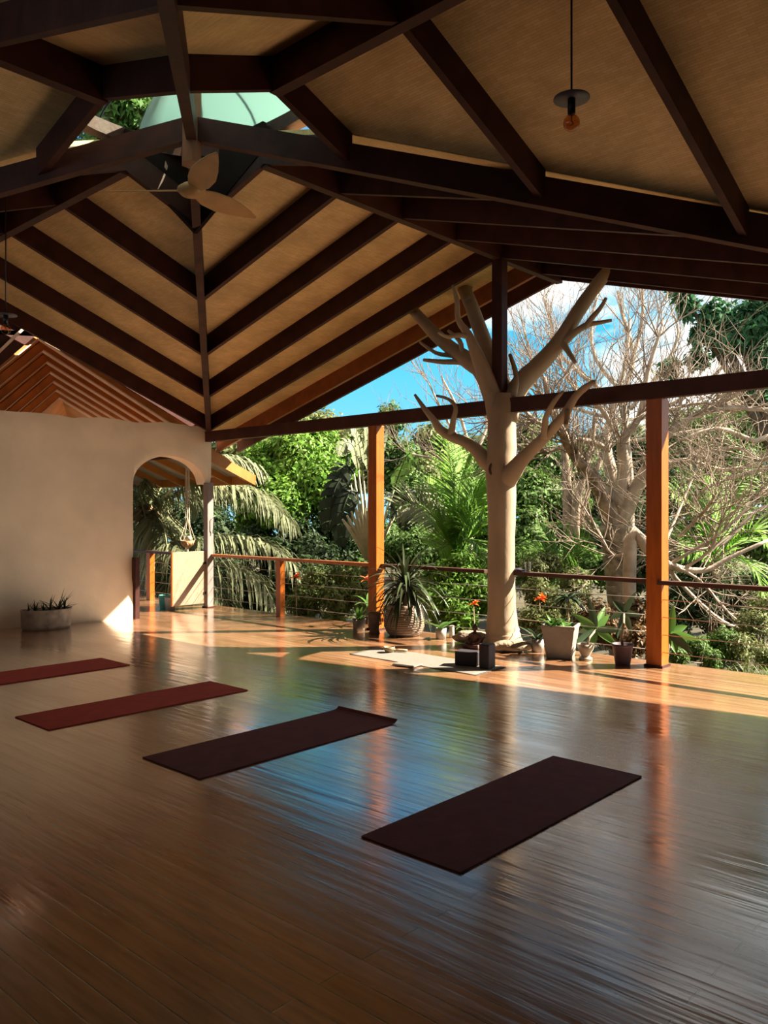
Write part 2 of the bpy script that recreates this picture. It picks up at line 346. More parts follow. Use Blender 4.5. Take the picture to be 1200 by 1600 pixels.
def cloud_mesh(name, blobs, n, size, seed, m, aspect=0.45, upb=0.5, shell=0.55):
    """n folded leaves spread over the shells of ellipsoid blobs (centre, (rx,ry,rz))"""
    r = np.random.default_rng(seed)
    cs = np.array([tuple(b[0]) for b in blobs]); rs = np.array([b[1] for b in blobs], float)
    w = (rs.prod(1)) ** (2 / 3); k = r.choice(len(blobs), n, p=w / w.sum())
    d = r.normal(size=(n, 3)); d /= np.linalg.norm(d, axis=1)[:, None]
    # small clumps inside each blob so that gaps stay open
    kc = r.normal(size=(len(blobs), 22, 3)); kc /= np.linalg.norm(kc, axis=2)[:, :, None]
    pick = kc[k, r.integers(0, 22, n)]; d = d * 0.42 + pick * (0.55 + 0.45 * r.random((n, 1)))
    rad = shell + (1 - shell) * r.random((n, 1)) ** 0.6
    p = cs[k] + d * rs[k] * rad
    nr = d + r.normal(size=(n, 3)) * 0.55 + np.array([0, 0, upb]); nr /= np.linalg.norm(nr, axis=1)[:, None]
    t = np.cross(nr, r.normal(size=(n, 3))); t /= np.linalg.norm(t, axis=1)[:, None]; t[:, 2] -= 0.25
    b = np.cross(nr, t); b /= np.linalg.norm(b, axis=1)[:, None]
    L = size * (0.6 + 0.8 * r.random((n, 1))); Wd = L * aspect
    vs = np.stack([p, p + t * L * .45 + b * Wd / 2 + nr * Wd * .15, p + t * L - nr * L * .12, p + t * L * .45 - b * Wd / 2 + nr * Wd * .15], 1).reshape(-1, 3)
    me = bpy.data.meshes.new(name)
    me.vertices.add(4 * n); me.vertices.foreach_set('co', vs.ravel().astype(np.float32))
    me.loops.add(4 * n); me.loops.foreach_set('vertex_index', np.arange(4 * n, dtype=np.int32))
    me.polygons.add(n); me.polygons.foreach_set('loop_start', np.arange(0, 4 * n, 4, dtype=np.int32))
    me.update(calc_edges=True); me.materials.append(m); return me
def frond(mb, pts, leaf_len, m, wid=0.035, hang=0.6, spread=0.75, rr=0.018, tipf=0.35, jit=0.1, plane=None, sq=0.8):
    """palm frond: rachis through pts, m leaflets each side that hang"""
    pts = [V3(p) for p in pts]
    # resample
    ds = [0]
    for a, b in zip(pts, pts[1:]): ds.append(ds[-1] + (b - a).length)
    def at(s):
        s = max(0, min(ds[-1], s))
        for i in range(len(ds) - 1):
            if s <= ds[i + 1]:
                u = (s - ds[i]) / max(1e-9, ds[i + 1] - ds[i])
                p0 = pts[max(i - 1, 0)]; p1 = pts[i]; p2 = pts[i + 1]; p3 = pts[min(i + 2, len(pts) - 1)]
                return 0.5 * ((2 * p1) + (p2 - p0) * u + (2 * p0 - 5 * p1 + 4 * p2 - p3) * u * u + (3 * p1 - p0 - 3 * p2 + p3) * u ** 3)
        return pts[-1]
    R = [at(ds[-1] * i / 14) for i in range(15)]
    mb.tube(R, [rr * (1 - 0.8 * i / 14) for i in range(15)], 5)
    for i in range(m):
        t = 0.10 + 0.90 * (i + 0.5) / m; p = at(ds[-1] * t); tn = (at(ds[-1] * (t + .02)) - at(ds[-1] * (t - .02))); tn = tn.normalized() if tn.length > 1e-6 else Vector((0, 0, -1))
        up = Vector((0, 0, 1)) if plane is None else V3(plane)
        sd = tn.cross(up); sd = sd.normalized() if sd.length > 1e-3 else Vector((1, 0, 0))
        LL = leaf_len * (math.sin(math.pi * (0.12 + 0.80 * t)) ** 0.7) * (0.85 + 0.3 * rng.random())
        for q in (-1, 1):
            d = (tn * tipf + sd * q * spread + Vector((rng.uniform(-jit, jit), rng.uniform(-jit, jit), rng.uniform(-jit, jit)))).normalized()
            mb.blade(p, d, LL, wid, droop=hang, seg=3, fold=0.12, shape=0.6, sq=sq, up=(0, 0, 1) if plane is None else plane)
    return mb

# ------------------------------------------------------------------ the shell
XR, YR, ZR, ZE = 5.863, -4.358, 4.632, 2.947       # roof crossing, ridge and eave height under the rafters
MV = (ZR - ZE) / XR; MU = (ZR - ZE) / -YR
XMAX, YMIN = 11.73, -8.716
ND = ['zeroth', 'first', 'second', 'third', 'fourth', 'fifth', 'sixth', 'seventh', 'eighth']

fl = MB(); fl.box(((XMAX - 2.6) / 2 + 0.4, -4.28, -0.06), (XMAX + 2.6 + 1.2, 8.94 + 0.2, 0.12))
o = fl.build('floor', M_floor, label='glossy reddish brown plank floor of the open pavilion', cat='floor', kind='structure')

# plaster wall with its arch; in plan the wall swells forward towards the arch
def bulge(u):
    if u < -3.7: return 0.0
    if u < -1.4: q = (u + 3.7) / 2.3; return 0.46 * q * q * (1.5 - 0.5 * q)
    return max(0.0, 0.46 * (-u - 0.02) / 1.38)
def wall_top(u): return 3.03 - 0.012 * abs(u) + 0.035 * noise.noise(Vector((u * 1.9, 3.1, 0))) + 0.015 * noise.noise(Vector((u * 7, 0, 0))) - max(0, u + .06) * .5
us = [(-8.72 + .12 * i, 0.0) for i in range(61)]
us = [q for q in us if q[0] < -1.46] + [(-1.44, 0.0), (-1.41, 0.0), (-1.405, 1.93)]
for i in range(1, 24):
    an = math.pi * (1 - i / 24); us.append((-0.725 + 0.675 * math.cos(an), 2.0 + 0.50 * math.sin(an) ** 0.9))
us += [(-0.045, 2.06), (0.0, 2.08), (0.05, 2.09)]
NL, NH = 8, 7; NZ = NL + NH; mb = MB(); vs = []; jam = max(i for i, q in enumerate(us) if q[1] == 0.0)
us = us[:jam + 1] + [(u, max(z, 1.93)) for u, z in us[jam + 1:]]
for sgn in (0, 1):
    for i, (u, z0) in enumerate(us):
        z1 = wall_top(u); xb = bulge(u); zs = [1.93 * j / NL if i <= jam else z0 for j in range(NL)] + [(z0 if i > jam else 1.93) + (z1 - (z0 if i > jam else 1.93)) * j / NH for j in range(NH + 1)]
        for j, z in enumerate(zs):
            x = xb * max(0.0, 1 - z / 2.6); k = (CAM.x - x) / CAM.x
            ed = 0.03 if (j == NZ or (i > jam and j <= NL)) else 0.0
            wob = 0.012 * noise.noise(Vector((u * 1.3, z * 1.3, 4)))
            vs.append((x + wob - ed if not sgn else x - 0.30 + ed, CAM.y + (u - CAM.y) * k, 1.6 + (z - 1.6) * k if z > 0 else 0.0))
m_ = NZ + 1; K = len(us) * m_; fs = []
for i in range(len(us) - 1):
    lo = 0 if i < jam else NL
    for j in range(lo, NZ):
        a = i * m_ + j; fs += [(a, a + m_, a + m_ + 1, a + 1), (a + K, a + 1 + K, a + m_ + 1 + K, a + m_ + K)]
    a = i * m_; fs += [(a + lo, a + lo + K, a + lo + m_ + K, a + lo + m_), (a + NZ, a + NZ + m_, a + NZ + m_ + K, a + NZ + K)]
for j in range(NZ):
    a = (len(us) - 1) * m_ + j; fs.append((j, j + 1, j + 1 + K, j + K))
    if j >= NL: fs.append((a, a + K, a + 1 + K, a + 1))
    else: b = jam * m_ + j; fs.append((b, b + K, b + 1 + K, b + 1))
mb.add(vs, fs, True); wl = mb.build('wall_left', M_wall, label='cream plaster wall with arched doorway at its right end', cat='wall', kind='structure')
wl.modifiers.new('edges', 'EDGE_SPLIT').split_angle = math.radians(50)

mb = MB().box((XMAX / 2, YMIN - 0.1, 1.6), (XMAX + 0.6, 0.12, 3.2))
mb.build('light_block_near', M_dark, label='added dark wall blocking light behind the viewer', cat='wall', kind='structure')  # unseen wall added to keep light off the near floor and ceiling
mb = MB(); gp_ = [(YMIN - .05, 0), (-0.12, 0), (-0.12, 3.1), (-4.358, 4.78), (YMIN - .05, 3.2)]; kk = len(gp_)
mb.v = [(XMAX + .12, y, z) for y, z in gp_] + [(XMAX + .24, y, z) for y, z in gp_]; mb.f = [tuple(range(kk - 1, -1, -1)), tuple(range(kk, 2 * kk))] + [(i, (i + 1) % kk, (i + 1) % kk + kk, i + kk) for i in range(kk)]; mb.sm = [False] * len(mb.f)
mb.build('sun_block_right', M_dark, label='added dark gable wall blocking sun on the right, outside the view', cat='wall', kind='structure')  # unseen wall added to stop sun entering from the open right side

# ceiling sheets (bamboo) and the roof skin right above them
RU, RV = 1.03, 0.752                 # half size of the skylight opening in x and y
RD = 0.24                            # rafter depth
OVX, OVY = 0.9, 1.0
def zV(x): return ZR - MV * abs(x - XR)
def zU(y): return ZR - MU * abs(y - YR)
def sheet(name, pts, zf, uvf, label):
    t = 0.05; b = [Vector((x, y, zf(x, y) + RD)) for x, y in pts]; k = len(b)
    mb = MB(); mb.v = [tuple(p) for p in b] + [(p.x, p.y, p.z + t) for p in b]
    mb.f = [tuple(range(k)), tuple(range(2 * k - 1, k - 1, -1))] + [(i, (i + 1) % k, (i + 1) % k + k, i + k) for i in range(k)]; mb.sm = [False] * len(mb.f)
    o = mb.build(name, M_ceil, label=label, cat='ceiling', kind='structure'); uvmap(o, uvf); return o
PK, PL, PRT = 1.36, 1.27, 1.05
vfn = lambda x, y: zV(x); ufn = lambda x, y: zU(y)
sheet('ceiling', [(XR, YR + RV), (XR, PK), (-OVX, PL), (-OVX, 0.0), (0, 0), (XR - RU, YR + RV)], vfn, lambda c: (c.y, c.x), 'tan bamboo ceiling plane above the railing, right of the far valley beam')
sheet('ceiling', [(XR, YR + RV), (XR, PK), (XMAX + OVX, PRT), (XMAX + OVX, 0), (XMAX, 0), (XR + RU, YR + RV)], vfn, lambda c: (c.y, c.x), 'shaded bamboo ceiling plane on the right of the gable peak')
sheet('ceiling', [(XR - RU, YR), (-0.05, YR), (-0.05, 0), (0, 0), (XR - RU, YR + RV)], ufn, lambda c: (c.x, c.y), 'tan bamboo ceiling plane left of the far valley beam, above the plaster wall')
sheet('ceiling', [(XR - RU, YR), (-0.05, YR), (-0.05, YMIN - 0.6), (0, YMIN), (XR - RU, YR - RV)], ufn, lambda c: (c.x, c.y), 'dark bamboo ceiling plane at the far left edge')
sheet('ceiling', [(XR + RU, YR), (XMAX + OVX, YR), (XMAX + OVX, 0), (XMAX, 0), (XR + RU, YR + RV)], ufn, lambda c: (c.x, c.y), 'bamboo ceiling plane at upper right, behind the hanging bulb')
sheet('ceiling', [(XR + RU, YR), (XMAX + OVX, YR), (XMAX + OVX, YMIN - 0.6), (XMAX, YMIN), (XR + RU, YR - RV)], ufn, lambda c: (c.x, c.y), 'dark bamboo ceiling plane overhead, top middle of the view')
sheet('ceiling', [(XR, YR - RV), (XR, YMIN - 0.8), (-0.05, YMIN - 0.8), (0, YMIN), (XR - RU, YR - RV)], vfn, lambda c: (c.y, c.x), 'dark bamboo ceiling plane at upper left below the left ridge')
sheet('ceiling', [(XR, YR - RV), (XR, YMIN - 0.8), (XMAX, YMIN - 0.8), (XMAX, YMIN), (XR + RU, YR - RV)], vfn, lambda c: (c.y, c.x), 'dark bamboo ceiling plane overhead, left of the near valley beam')

def in_view(p0, p1, m=30):
    for i in range(25):
        q = proj(Vector(p0).lerp(Vector(p1), i / 24))
        if q and -m < q[0] < 1200 + m and -m < q[1] < 1600 + m: return True
    return False
def member(name, p0, p1, w, h, label, cat='rafter', group=None, m=M_dark, strip=None, h1=None):
    if not in_view(p0, p1): return
    mb = MB().beam(p0, p1, w, h, h1); c = Vector(p0)
    shift(mb, c); o = mb.build(name, m, label=label, cat=cat, kind='structure', group=group, loc=c)
    if strip:
        d = (Vector(p1) - c); mb = MB().beam((0, 0, -.022), (d.x, d.y, d.z - .022), w + .02, .022); mb.build('lit_underside', strip, o)  # added strip; its pale colour carries light bounced onto the underside
    return o
ps = [0.176, 0.381, 0.587, 0.793, 1.0]
RW = 0.055
for i, p in enumerate(ps):
    k = ND[i + 1]
    dx, dy = XR * p, -YR * p; z = ZR - (ZR - ZE) * p
    member('roof_rafter', (XR - dx, YR + dy, z), (XR, YR + dy, ZR), RW, RD, k + ' rafter from the skylight in the ceiling right of the far valley beam', group='rafters over the railing side')
    member('roof_rafter', (XR + dx, YR + dy, z), (XR, YR + dy, ZR), RW, RD, k + ' rafter from the skylight on the shaded right slope of the gable', group='rafters right of the gable peak')
    member('roof_rafter', (XR - dx, YR + dy, z), (XR - dx, YR, ZR), RW, RD, k + ' rafter from the skylight in the ceiling left of the far valley beam', group='rafters above the plaster wall')
    member('roof_rafter', (XR - dx, YR - dy, z), (XR - dx, YR, ZR), RW, RD, k + ' rafter from the skylight on the hidden slope at far left', group='rafters at far left')
    member('roof_rafter', (XR + dx, YR + dy, z), (XR + dx, YR, ZR), RW, RD, k + ' rafter from the skylight in the upper right ceiling behind the bulb', group='rafters at upper right')
    member('roof_rafter', (XR + dx, YR - dy, z), (XR + dx, YR, ZR), RW, RD, k + ' rafter from the skylight in the dark ceiling overhead at top', group='rafters overhead')
    member('roof_rafter', (XR - dx, YR - dy, z), (XR, YR - dy, ZR), RW, RD, k + ' rafter from the skylight in the dark ceiling at upper left', group='rafters at upper left')
    member('roof_rafter', (XR + dx, YR - dy, z), (XR, YR - dy, ZR), RW, RD, k + ' rafter from the skylight in the dark ceiling left of the near valley', group='rafters overhead left')
M_eave = mat('sun toned overhang timber', (0.22, 0.065, 0.016), 0.45, var=0.25, scale=5)  # dark timber lifted towards orange; sunlight on the overhang put into the colour
# the overhang past the railing
yo = 0.87; yl = 0.84
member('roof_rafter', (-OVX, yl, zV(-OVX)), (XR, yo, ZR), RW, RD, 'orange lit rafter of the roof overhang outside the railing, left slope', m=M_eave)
member('roof_rafter', (XMAX + OVX, yo, zV(XMAX + OVX)), (XR, yo, ZR), RW, RD, 'rafter of the roof overhang outside the railing, right slope')
member('barge_board', (-OVX, PL + .03, zV(-OVX) + .02), (XR, PK, ZR + .02), 0.05, 0.24, 'dark barge board along the left edge of the gable above the sky', cat='barge board')
member('barge_board', (XMAX + OVX, PRT + .03, zV(XMAX + OVX) + .02), (XR, PK, ZR + .02), 0.05, 0.24, 'dark barge board along the right edge of the gable above the sky', cat='barge board')
# ridges and valleys
member('ridge_beam', (XR, YR + RV, ZR - .03), (XR, PK, ZR - .03), 0.09, 0.3, 'ridge beam running out to the gable peak over the tree', cat='ridge beam')
member('ridge_beam', (XR - RU, YR, ZR - .03), (0, YR, ZR - .03), 0.09, 0.3, 'ridge beam running left from the skylight towards the plaster wall', cat='ridge beam')
member('ridge_beam', (XR + RU, YR, ZR - .03), (XMAX, YR, ZR - .03), 0.09, 0.3, 'ridge beam running to upper right from the skylight', cat='ridge beam')
member('ridge_beam', (XR, YR - RV, ZR - .03), (XR, YMIN, ZR - .03), 0.09, 0.3, 'ridge beam running to upper left from the skylight', cat='ridge beam')
M_valley = mat('valley timber', (0.20, 0.075, 0.030), 0.45, var=0.25, scale=5)
for (x, y, lb) in ((0, 0, 'far valley beam rising from the wall corner to the ceiling hub'), (XMAX, 0, 'valley beam running to the right from the ceiling hub'), (0, YMIN, 'valley beam running to the left from the ceiling hub'), (XMAX, YMIN, 'near valley beam running overhead from the ceiling hub')):
    member('valley_beam', (x, y, ZE - .05), (XR, YR, ZR - .05), 0.08, 0.30, lb, cat='valley beam', m=M_dark, h1=0.19)
# edge beams under the eaves
member('eave_beam', (-0.02, -0.02, 2.77), (XMAX + .1, -0.02, 2.77), 0.11, 0.17, 'long dark beam on the posts above the railing', cat='beam', m=M_beam)
member('eave_beam', (XMAX, 0, 2.77), (XMAX, YMIN, 2.77), 0.11, 0.17, 'dark beam on the open right side', cat='beam', m=M_beam)
mb = MB().beam((XMAX, 0.05, 2.77), (XMAX, YMIN, 2.77), 0.11, 0.17); mb.build('eave_beam', M_beam, label='dark edge beam of the open side out of view at right', cat='beam', kind='structure')

# hub post, skylight
mb = MB().tube([(XR, YR, ZR - 0.24), (XR, YR, ZR + 0.42)], 0.085, 6, smooth=False)
mb.build('hub_post', M_valley, label='short six sided post where the valley beams meet under the skylight', cat='post', kind='structure')
sk = thing('skylight', 'round green tinted skylight with dark surround at the roof centre', 'skylight', (XR, YR, ZR + RD))
ZB = 0.03
mb = MB(); k = 48; ha, hb, hn = 1.04, 0.80, 3.0
rect = []
for i in range(k):
    an = 2 * math.pi * i / k; c_, s_ = math.cos(an), math.sin(an); q = min((RU + .12) / max(1e-6, abs(c_)), (RV + .16) / max(1e-6, abs(s_))); rect.append((c_ * q, s_ * q))
hole = []
for i in range(k):
    c_, s_ = math.cos(2 * math.pi * i / k), math.sin(2 * math.pi * i / k); q = (abs(c_ / ha) ** hn + abs(s_ / hb) ** hn) ** (-1 / hn); hole.append((c_ * q, s_ * q))
mb.v = [(x, y, ZB) for x, y in hole] + [(x, y, ZB) for x, y in rect] + [(x, y, ZB + .12) for x, y in hole] + [(x, y, ZB + .12) for x, y in rect]
for i in range(k):
    j = (i + 1) % k; mb.f += [(i, j, j + k, i + k), (2 * k + i, 3 * k + i, 3 * k + j, 2 * k + j), (i, 2 * k + i, 2 * k + j, j), (i + k, j + k, j + 3 * k, i + 3 * k)]
mb.sm = [False] * len(mb.f); mb.build('surround', M_dark, sk)
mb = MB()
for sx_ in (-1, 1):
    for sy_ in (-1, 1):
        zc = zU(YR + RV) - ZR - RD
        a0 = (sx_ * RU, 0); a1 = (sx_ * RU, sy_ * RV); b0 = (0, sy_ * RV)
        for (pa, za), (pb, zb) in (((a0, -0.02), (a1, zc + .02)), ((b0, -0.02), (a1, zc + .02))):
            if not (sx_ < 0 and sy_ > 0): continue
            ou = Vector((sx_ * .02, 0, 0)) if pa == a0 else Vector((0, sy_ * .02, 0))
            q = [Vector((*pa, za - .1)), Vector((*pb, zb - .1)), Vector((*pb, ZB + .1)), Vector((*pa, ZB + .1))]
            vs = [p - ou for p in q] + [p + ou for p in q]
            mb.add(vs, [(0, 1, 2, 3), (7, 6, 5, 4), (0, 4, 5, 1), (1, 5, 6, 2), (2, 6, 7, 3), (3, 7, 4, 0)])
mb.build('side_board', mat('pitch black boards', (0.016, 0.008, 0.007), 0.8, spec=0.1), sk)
mb = MB(); pr = [(1.16 * math.cos(a), ZB + .12 + 0.34 * math.sin(a)) for a in [i * math.pi / 2 / 8 for i in range(8)]] + [(0.01, ZB + .46)]
mb.lathe(pr, 40, sy=.79); mb.f = mb.f[:-2]; mb.sm = mb.sm[:-2]; mb.build('dome', M_skyglass, sk)
mb = MB(); NA, NE = 16, 8; vs = []
for i in range(NA + 1):
    az = math.radians(-22 + 190 * i / NA)
    for j in range(NE + 1):
        q = math.radians(2 + 66 * j / NE); r = 1.13 * math.cos(q); vs.append((r * math.cos(az), .79 * r * math.sin(az), ZB + .115 + .32 * math.sin(q)))
mb.add(vs, [(i * (NE + 1) + j, (i + 1) * (NE + 1) + j, (i + 1) * (NE + 1) + j + 1, i * (NE + 1) + j + 1) for i in range(NA) for j in range(NE)], True)
ob = mb.build('shade_sheet', mat('green translucent sheet', (0.48, 0.62, 0.62), 0.6, trans=0.55), sk); ob.modifiers.new('thick', 'SOLIDIFY').thickness = .004
for j in range(6):
    an = j * math.pi / 6 + .2; mb = MB(); pts = []
    for i in range(17):
        q = -math.pi / 2 + math.pi * i / 16; r = 1.16 * math.sin(q); pts.append((r * math.cos(an), .79 * r * math.sin(an), ZB + .12 + .335 * math.cos(q)))
    mb.tube(pts, 0.012, 5); mb.build('rib', M_black, sk)

# ------------------------------------------------------------------ posts, rails, gate
def post(x, y, z, w, label, m=M_post, foot=True, group=None):
    t = thing('timber_post', label, 'post', (x, y, 0), group)
    mb = MB().box((0, 0, z / 2), (w, w, z)); bevel(mb.build('shaft', m, t), 0.006, 2)
    if foot: mb = MB().box((0, 0, 0.012), (w + .03, w + .03, 0.024)); mb.build('base_plate', M_dark, t)
    return t
post(3.83, 0.0, 2.77, 0.155, 'orange timber post behind the woven basket pot')
post(7.80, 0.02, 2.77, 0.17, 'orange timber post right of the tree, by the purple pot')
post(XMAX, 0.0, 2.77, 0.155, 'timber post at the open right corner, outside the view')
t = post(0.0, -0.005, 2.09, 0.12, 'grey post under the right end of the plaster wall', m=M_grey)
mb = MB().tube([(.075, .03, 1.5), (.10, .03, 1.5), (.10, .03, 1.33), (.085, .03, 1.28), (.09, .03, 1.24)], 0.007, 6); mb.build('hook', M_black, t)
mb = MB().box((0.40, -1.60, 0.46), (0.1, 0.07, 0.92)); mb.build('gate_stop_post', M_dark, label='short dark post against the left jamb of the arch', cat='post')
t = thing('railing_post', 'short orange railing post left of the tall post', 'post', (1.78, 0.05, 0))
bevel(MB().box((0, 0, 0.43), (0.1, 0.1, 0.86)).build('shaft', M_post, t), 0.005)

def rail(x0, x1, y, label, m=M_rail):
    t = thing('handrail', label, 'railing', (x0, y, 0))
    bevel(MB().box(((x1 - x0) / 2, 0, 0.875), (x1 - x0, 0.09, 0.045)).build('rail_cap', m, t), 0.004)
    for z in (0.16, 0.34, 0.52, 0.70): MB().tube([(0, 0, z), ((x1 - x0) / 2, 0, z - .006), (x1 - x0, 0, z)], 0.004, 5).build('cable', M_steel, t)
    return t
M_rail_lit = mat('sunlit handrail timber', (0.36, 0.125, 0.04), 0.4, var=0.2, scale=6)  # lit copy of the handrail timber; sunlight put into the colour
rail(0.06, 3.75, 0.05, 'brown handrail with wire cables from the wall corner to first post', M_rail_lit)
rail(3.91, 5.62, 0.05, 'dark handrail with wire cables between first post and tree', M_rail)
rail(5.80, 7.72, 0.05, 'dark handrail with wire cables from the tree to the right post, holding the glass', M_rail)
rail(7.84, XMAX - .08, -0.04, 'dark handrail with wire cables right of the right post', M_rail)
rail(-2.4, -0.06, -0.02, 'dark handrail of the veranda seen through the arch', M_rail)
t = thing('railing_post', 'short orange post of the veranda rail, seen through the arch', 'post', (-1.75, -0.02, 0))
bevel(MB().box((0, 0, 0.43), (0.12, 0.1, 0.86)).build('shaft', M_post, t), 0.005)

gt = thing('gate', 'woven bamboo half gate closing the right half of the arch', 'gate', (0.0, -0.38, 0))
o = bevel(MB().box((0, 0, 0.515), (0.03, 0.66, 0.87)).build('panel', M_bamboo, gt), 0.004); uvmap(o, lambda c: (c.y + c.z, c.z - c.y))
MB().box((0.0, -0.335, 0.515), (0.036, 0.02, 0.875)).build('edge_strip', M_post, gt)
for z in (0.25, 0.75): MB().box((0.02, 0.30, z), (0.012, 0.07, 0.04)).build('hinge', M_black, gt)

# ------------------------------------------------------------------ the wing beyond the wall
A0 = Vector((-0.42, -2.71, 4.16)); A1 = Vector((-4.0, -0.65, 3.83))
for i in range(7):
    a = A0.lerp(A1, i / 6); k = ND[i + 1]
    e1 = a + Vector((0, 1.62 - a.y, 0)) ; e1.z = a.z - 0.48 * (1.62 - a.y)
    if i == 0: e1 = a + Vector((0, 2.62, -2.62 * .485))
    member('wing_rafter', tuple(a), tuple(e1), 0.07, 0.16, k + ' pale edged rafter of the roof beyond the wall, right slope', group='right slope rafters beyond the wall', m=M_orange, strip=M_lightwood)
    e2 = a + Vector((0, -2.2, -2.2 * 0.95))
    member('wing_rafter', tuple(a), tuple(e2), 0.07, 0.16, k + ' pale edged rafter of the roof beyond the wall, left slope', group='left slope rafters beyond the wall', m=M_orange, strip=M_lightwood)
def slab(name, pts, t, m, label):
    mb = MB(); k = len(pts); mb.v = [tuple(p) for p in pts] + [(p[0], p[1], p[2] + t) for p in pts]
    mb.f = [tuple(range(k)), tuple(range(2 * k - 1, k - 1, -1))] + [(i, (i + 1) % k, (i + 1) % k + k, i + k) for i in range(k)]; mb.sm = [False] * len(mb.f)
    return mb.build(name, m, label=label, cat='roof', kind='structure')
B0 = A0 + Vector((.12, -.07, .17)); B1 = A0.lerp(A1, 2.2) + Vector((0, 0, .16))
slab('ceiling', [B0, B0 + Vector((0, 2.95, -2.95 * .485)), Vector((B1.x, 1.62, B1.z - .48 * (1.62 - B1.y))), B1], 0.03, M_orange, 'orange board ceiling on the right slope of the roof beyond the wall')
slab('ceiling', [B0, B1, B1 + Vector((0, -2.4, -2.4 * .95)), B0 + Vector((0, -2.4, -2.4 * .95))], 0.03, M_orange, 'orange board ceiling on the left slope of the roof beyond the wall')
mb = MB(); gp_ = [(-2.35, 4.0), (-2.62, zU(-2.62) + .2), (YR, ZR + .2), (-7.4, zU(-7.4) + .2), (-4.75, 2.2), (-2.74, 4.22)]; kk = len(gp_)
mb.v = [(-.28, y, z) for y, z in gp_] + [(-.33, y, z) for y, z in gp_]; mb.f = [tuple(range(kk)), tuple(range(2 * kk - 1, kk - 1, -1))] + [(i, i + kk, (i + 1) % kk + kk, (i + 1) % kk) for i in range(kk)]; mb.sm = [False] * len(mb.f)
mb.build('gable_infill', M_dark, label='dark boarding over the wall at the far left edge', cat='boarding', kind='structure')
mb = MB(); gp_ = [(-2.7, 4.16), (-2.7, 4.27), (0.05, 3.2), (0.05, 2.93)]; kk = 4
mb.v = [(-.26, y, z) for y, z in gp_] + [(-.29, y, z) for y, z in gp_]; mb.f = [(0, 1, 2, 3), (7, 6, 5, 4)] + [(i, i + kk, (i + 1) % kk + kk, (i + 1) % kk) for i in range(kk)]; mb.sm = [False] * 6
mb.build('gable_infill', M_dark, label='thin dark board above the wall end, below the main roof', cat='boarding', kind='structure')
a_, b_, c_ = onx(41, 512, -.24), onx(-30, 484, -.24), onx(-20, 571, -.24)
member('wing_rafter', tuple(a_), tuple(b_), 0.05, 0.05, 'upper pale strip of the chevron at the left edge of the view', cat='strip', m=M_lightwood)
member('wing_rafter', tuple(a_), tuple(c_), 0.05, 0.05, 'lower pale strip of the chevron at the left edge of the view', cat='strip', m=M_lightwood)
# eave end seen right of the wall and through the arch
slab('ceiling', [(-0.8, -0.1, 2.96), (-0.8, 1.62, 2.27), (-5.4, 1.62, 2.27), (-5.4, -0.1, 2.96)], 0.03, M_white, 'white roof sheet over the veranda eave')
member('barge_board', (-0.8, 0.2, 2.68), (-0.8, 1.62, 2.10), 0.05, 0.19, 'orange barge board ending the veranda eave right of the wall', cat='barge board', m=M_fascia)
member('fascia_board', (-0.8, 1.60, 2.12), (-5.4, 1.60, 2.12), 0.04, 0.16, 'golden fascia board along the veranda eave', cat='fascia', m=M_fascia)
for i, x in enumerate((-1.5, -2.3, -3.1, -3.9)):
    member('veranda_rafter', (x, -0.1, 2.78), (x, 1.58, 2.12), 0.06, 0.13, ND[i + 1] + ' golden veranda rafter counted from the right, seen in the arch', cat='rafter', m=M_fascia, group='veranda rafters')
member('veranda_beam', (-0.8, 0.15, 2.56), (-5.4, 0.15, 2.56), 0.09, 0.15, 'dark cross beam under the veranda roof, seen in the arch', cat='beam', m=M_beam)

# ------------------------------------------------------------------ gable post and the tree column
mb = MB().box((XR, -0.02, (2.94 + ZR) / 2), (0.14, 0.12, ZR - 2.94 - .03)); mb.build('king_post', M_dark, label='dark upright post from the eave beam to the gable peak behind the tree', cat='post', kind='structure')

def pl(pts, y, dy=0.0):
    """pixel polyline (px, py, width px) on the plane y -> points and radii in metres"""
    q = []; r = []
    for i, (a, b, w) in enumerate(pts):
        p = ony(a, b, y + dy * i / max(1, len(pts) - 1)); Y = (p - CAM).dot(FWD); q.append(p); r.append(w / 2 * Y / FPX)
    return q, r
def smoothpl(q, r, sub=4):
    Q = []; R_ = []
    for i in range(len(q) - 1):
        p0 = q[max(i - 1, 0)]; p1 = q[i]; p2 = q[i + 1]; p3 = q[min(i + 2, len(q) - 1)]
        for j in range(sub):
            u = j / sub
            Q.append(0.5 * ((2 * p1) + (p2 - p0) * u + (2 * p0 - 5 * p1 + 4 * p2 - p3) * u * u + (3 * p1 - p0 - 3 * p2 + p3) * u ** 3)); R_.append(r[i] * (1 - u) + r[i + 1] * u)
    Q.append(q[-1]); R_.append(r[-1]); return Q, R_
TY = -0.02
tb = G(785, 1001); tr = thing('tree_column', 'smooth beige tree trunk with forked branches holding up the gable', 'tree', (5.66, TY, 0))
mb = MB()
q, r = pl([(786, 1006, 66), (786, 997, 57), (785, 985, 52), (784, 950, 44), (783, 880, 42), (784, 800, 43), (783, 745, 48), (784, 700, 46), (784, 660, 43), (786, 636, 42), (788, 615, 30)], TY); Q, R_ = smoothpl(q, r)
R_ = [x * (1 + .06 * noise.noise(Vector((i * .8, 1, 2)))) for i, x in enumerate(R_)]; mb.tube(Q, R_, 20)
shift(mb, (5.66, TY, 0)); mb.build('trunk', M_trunk, tr)
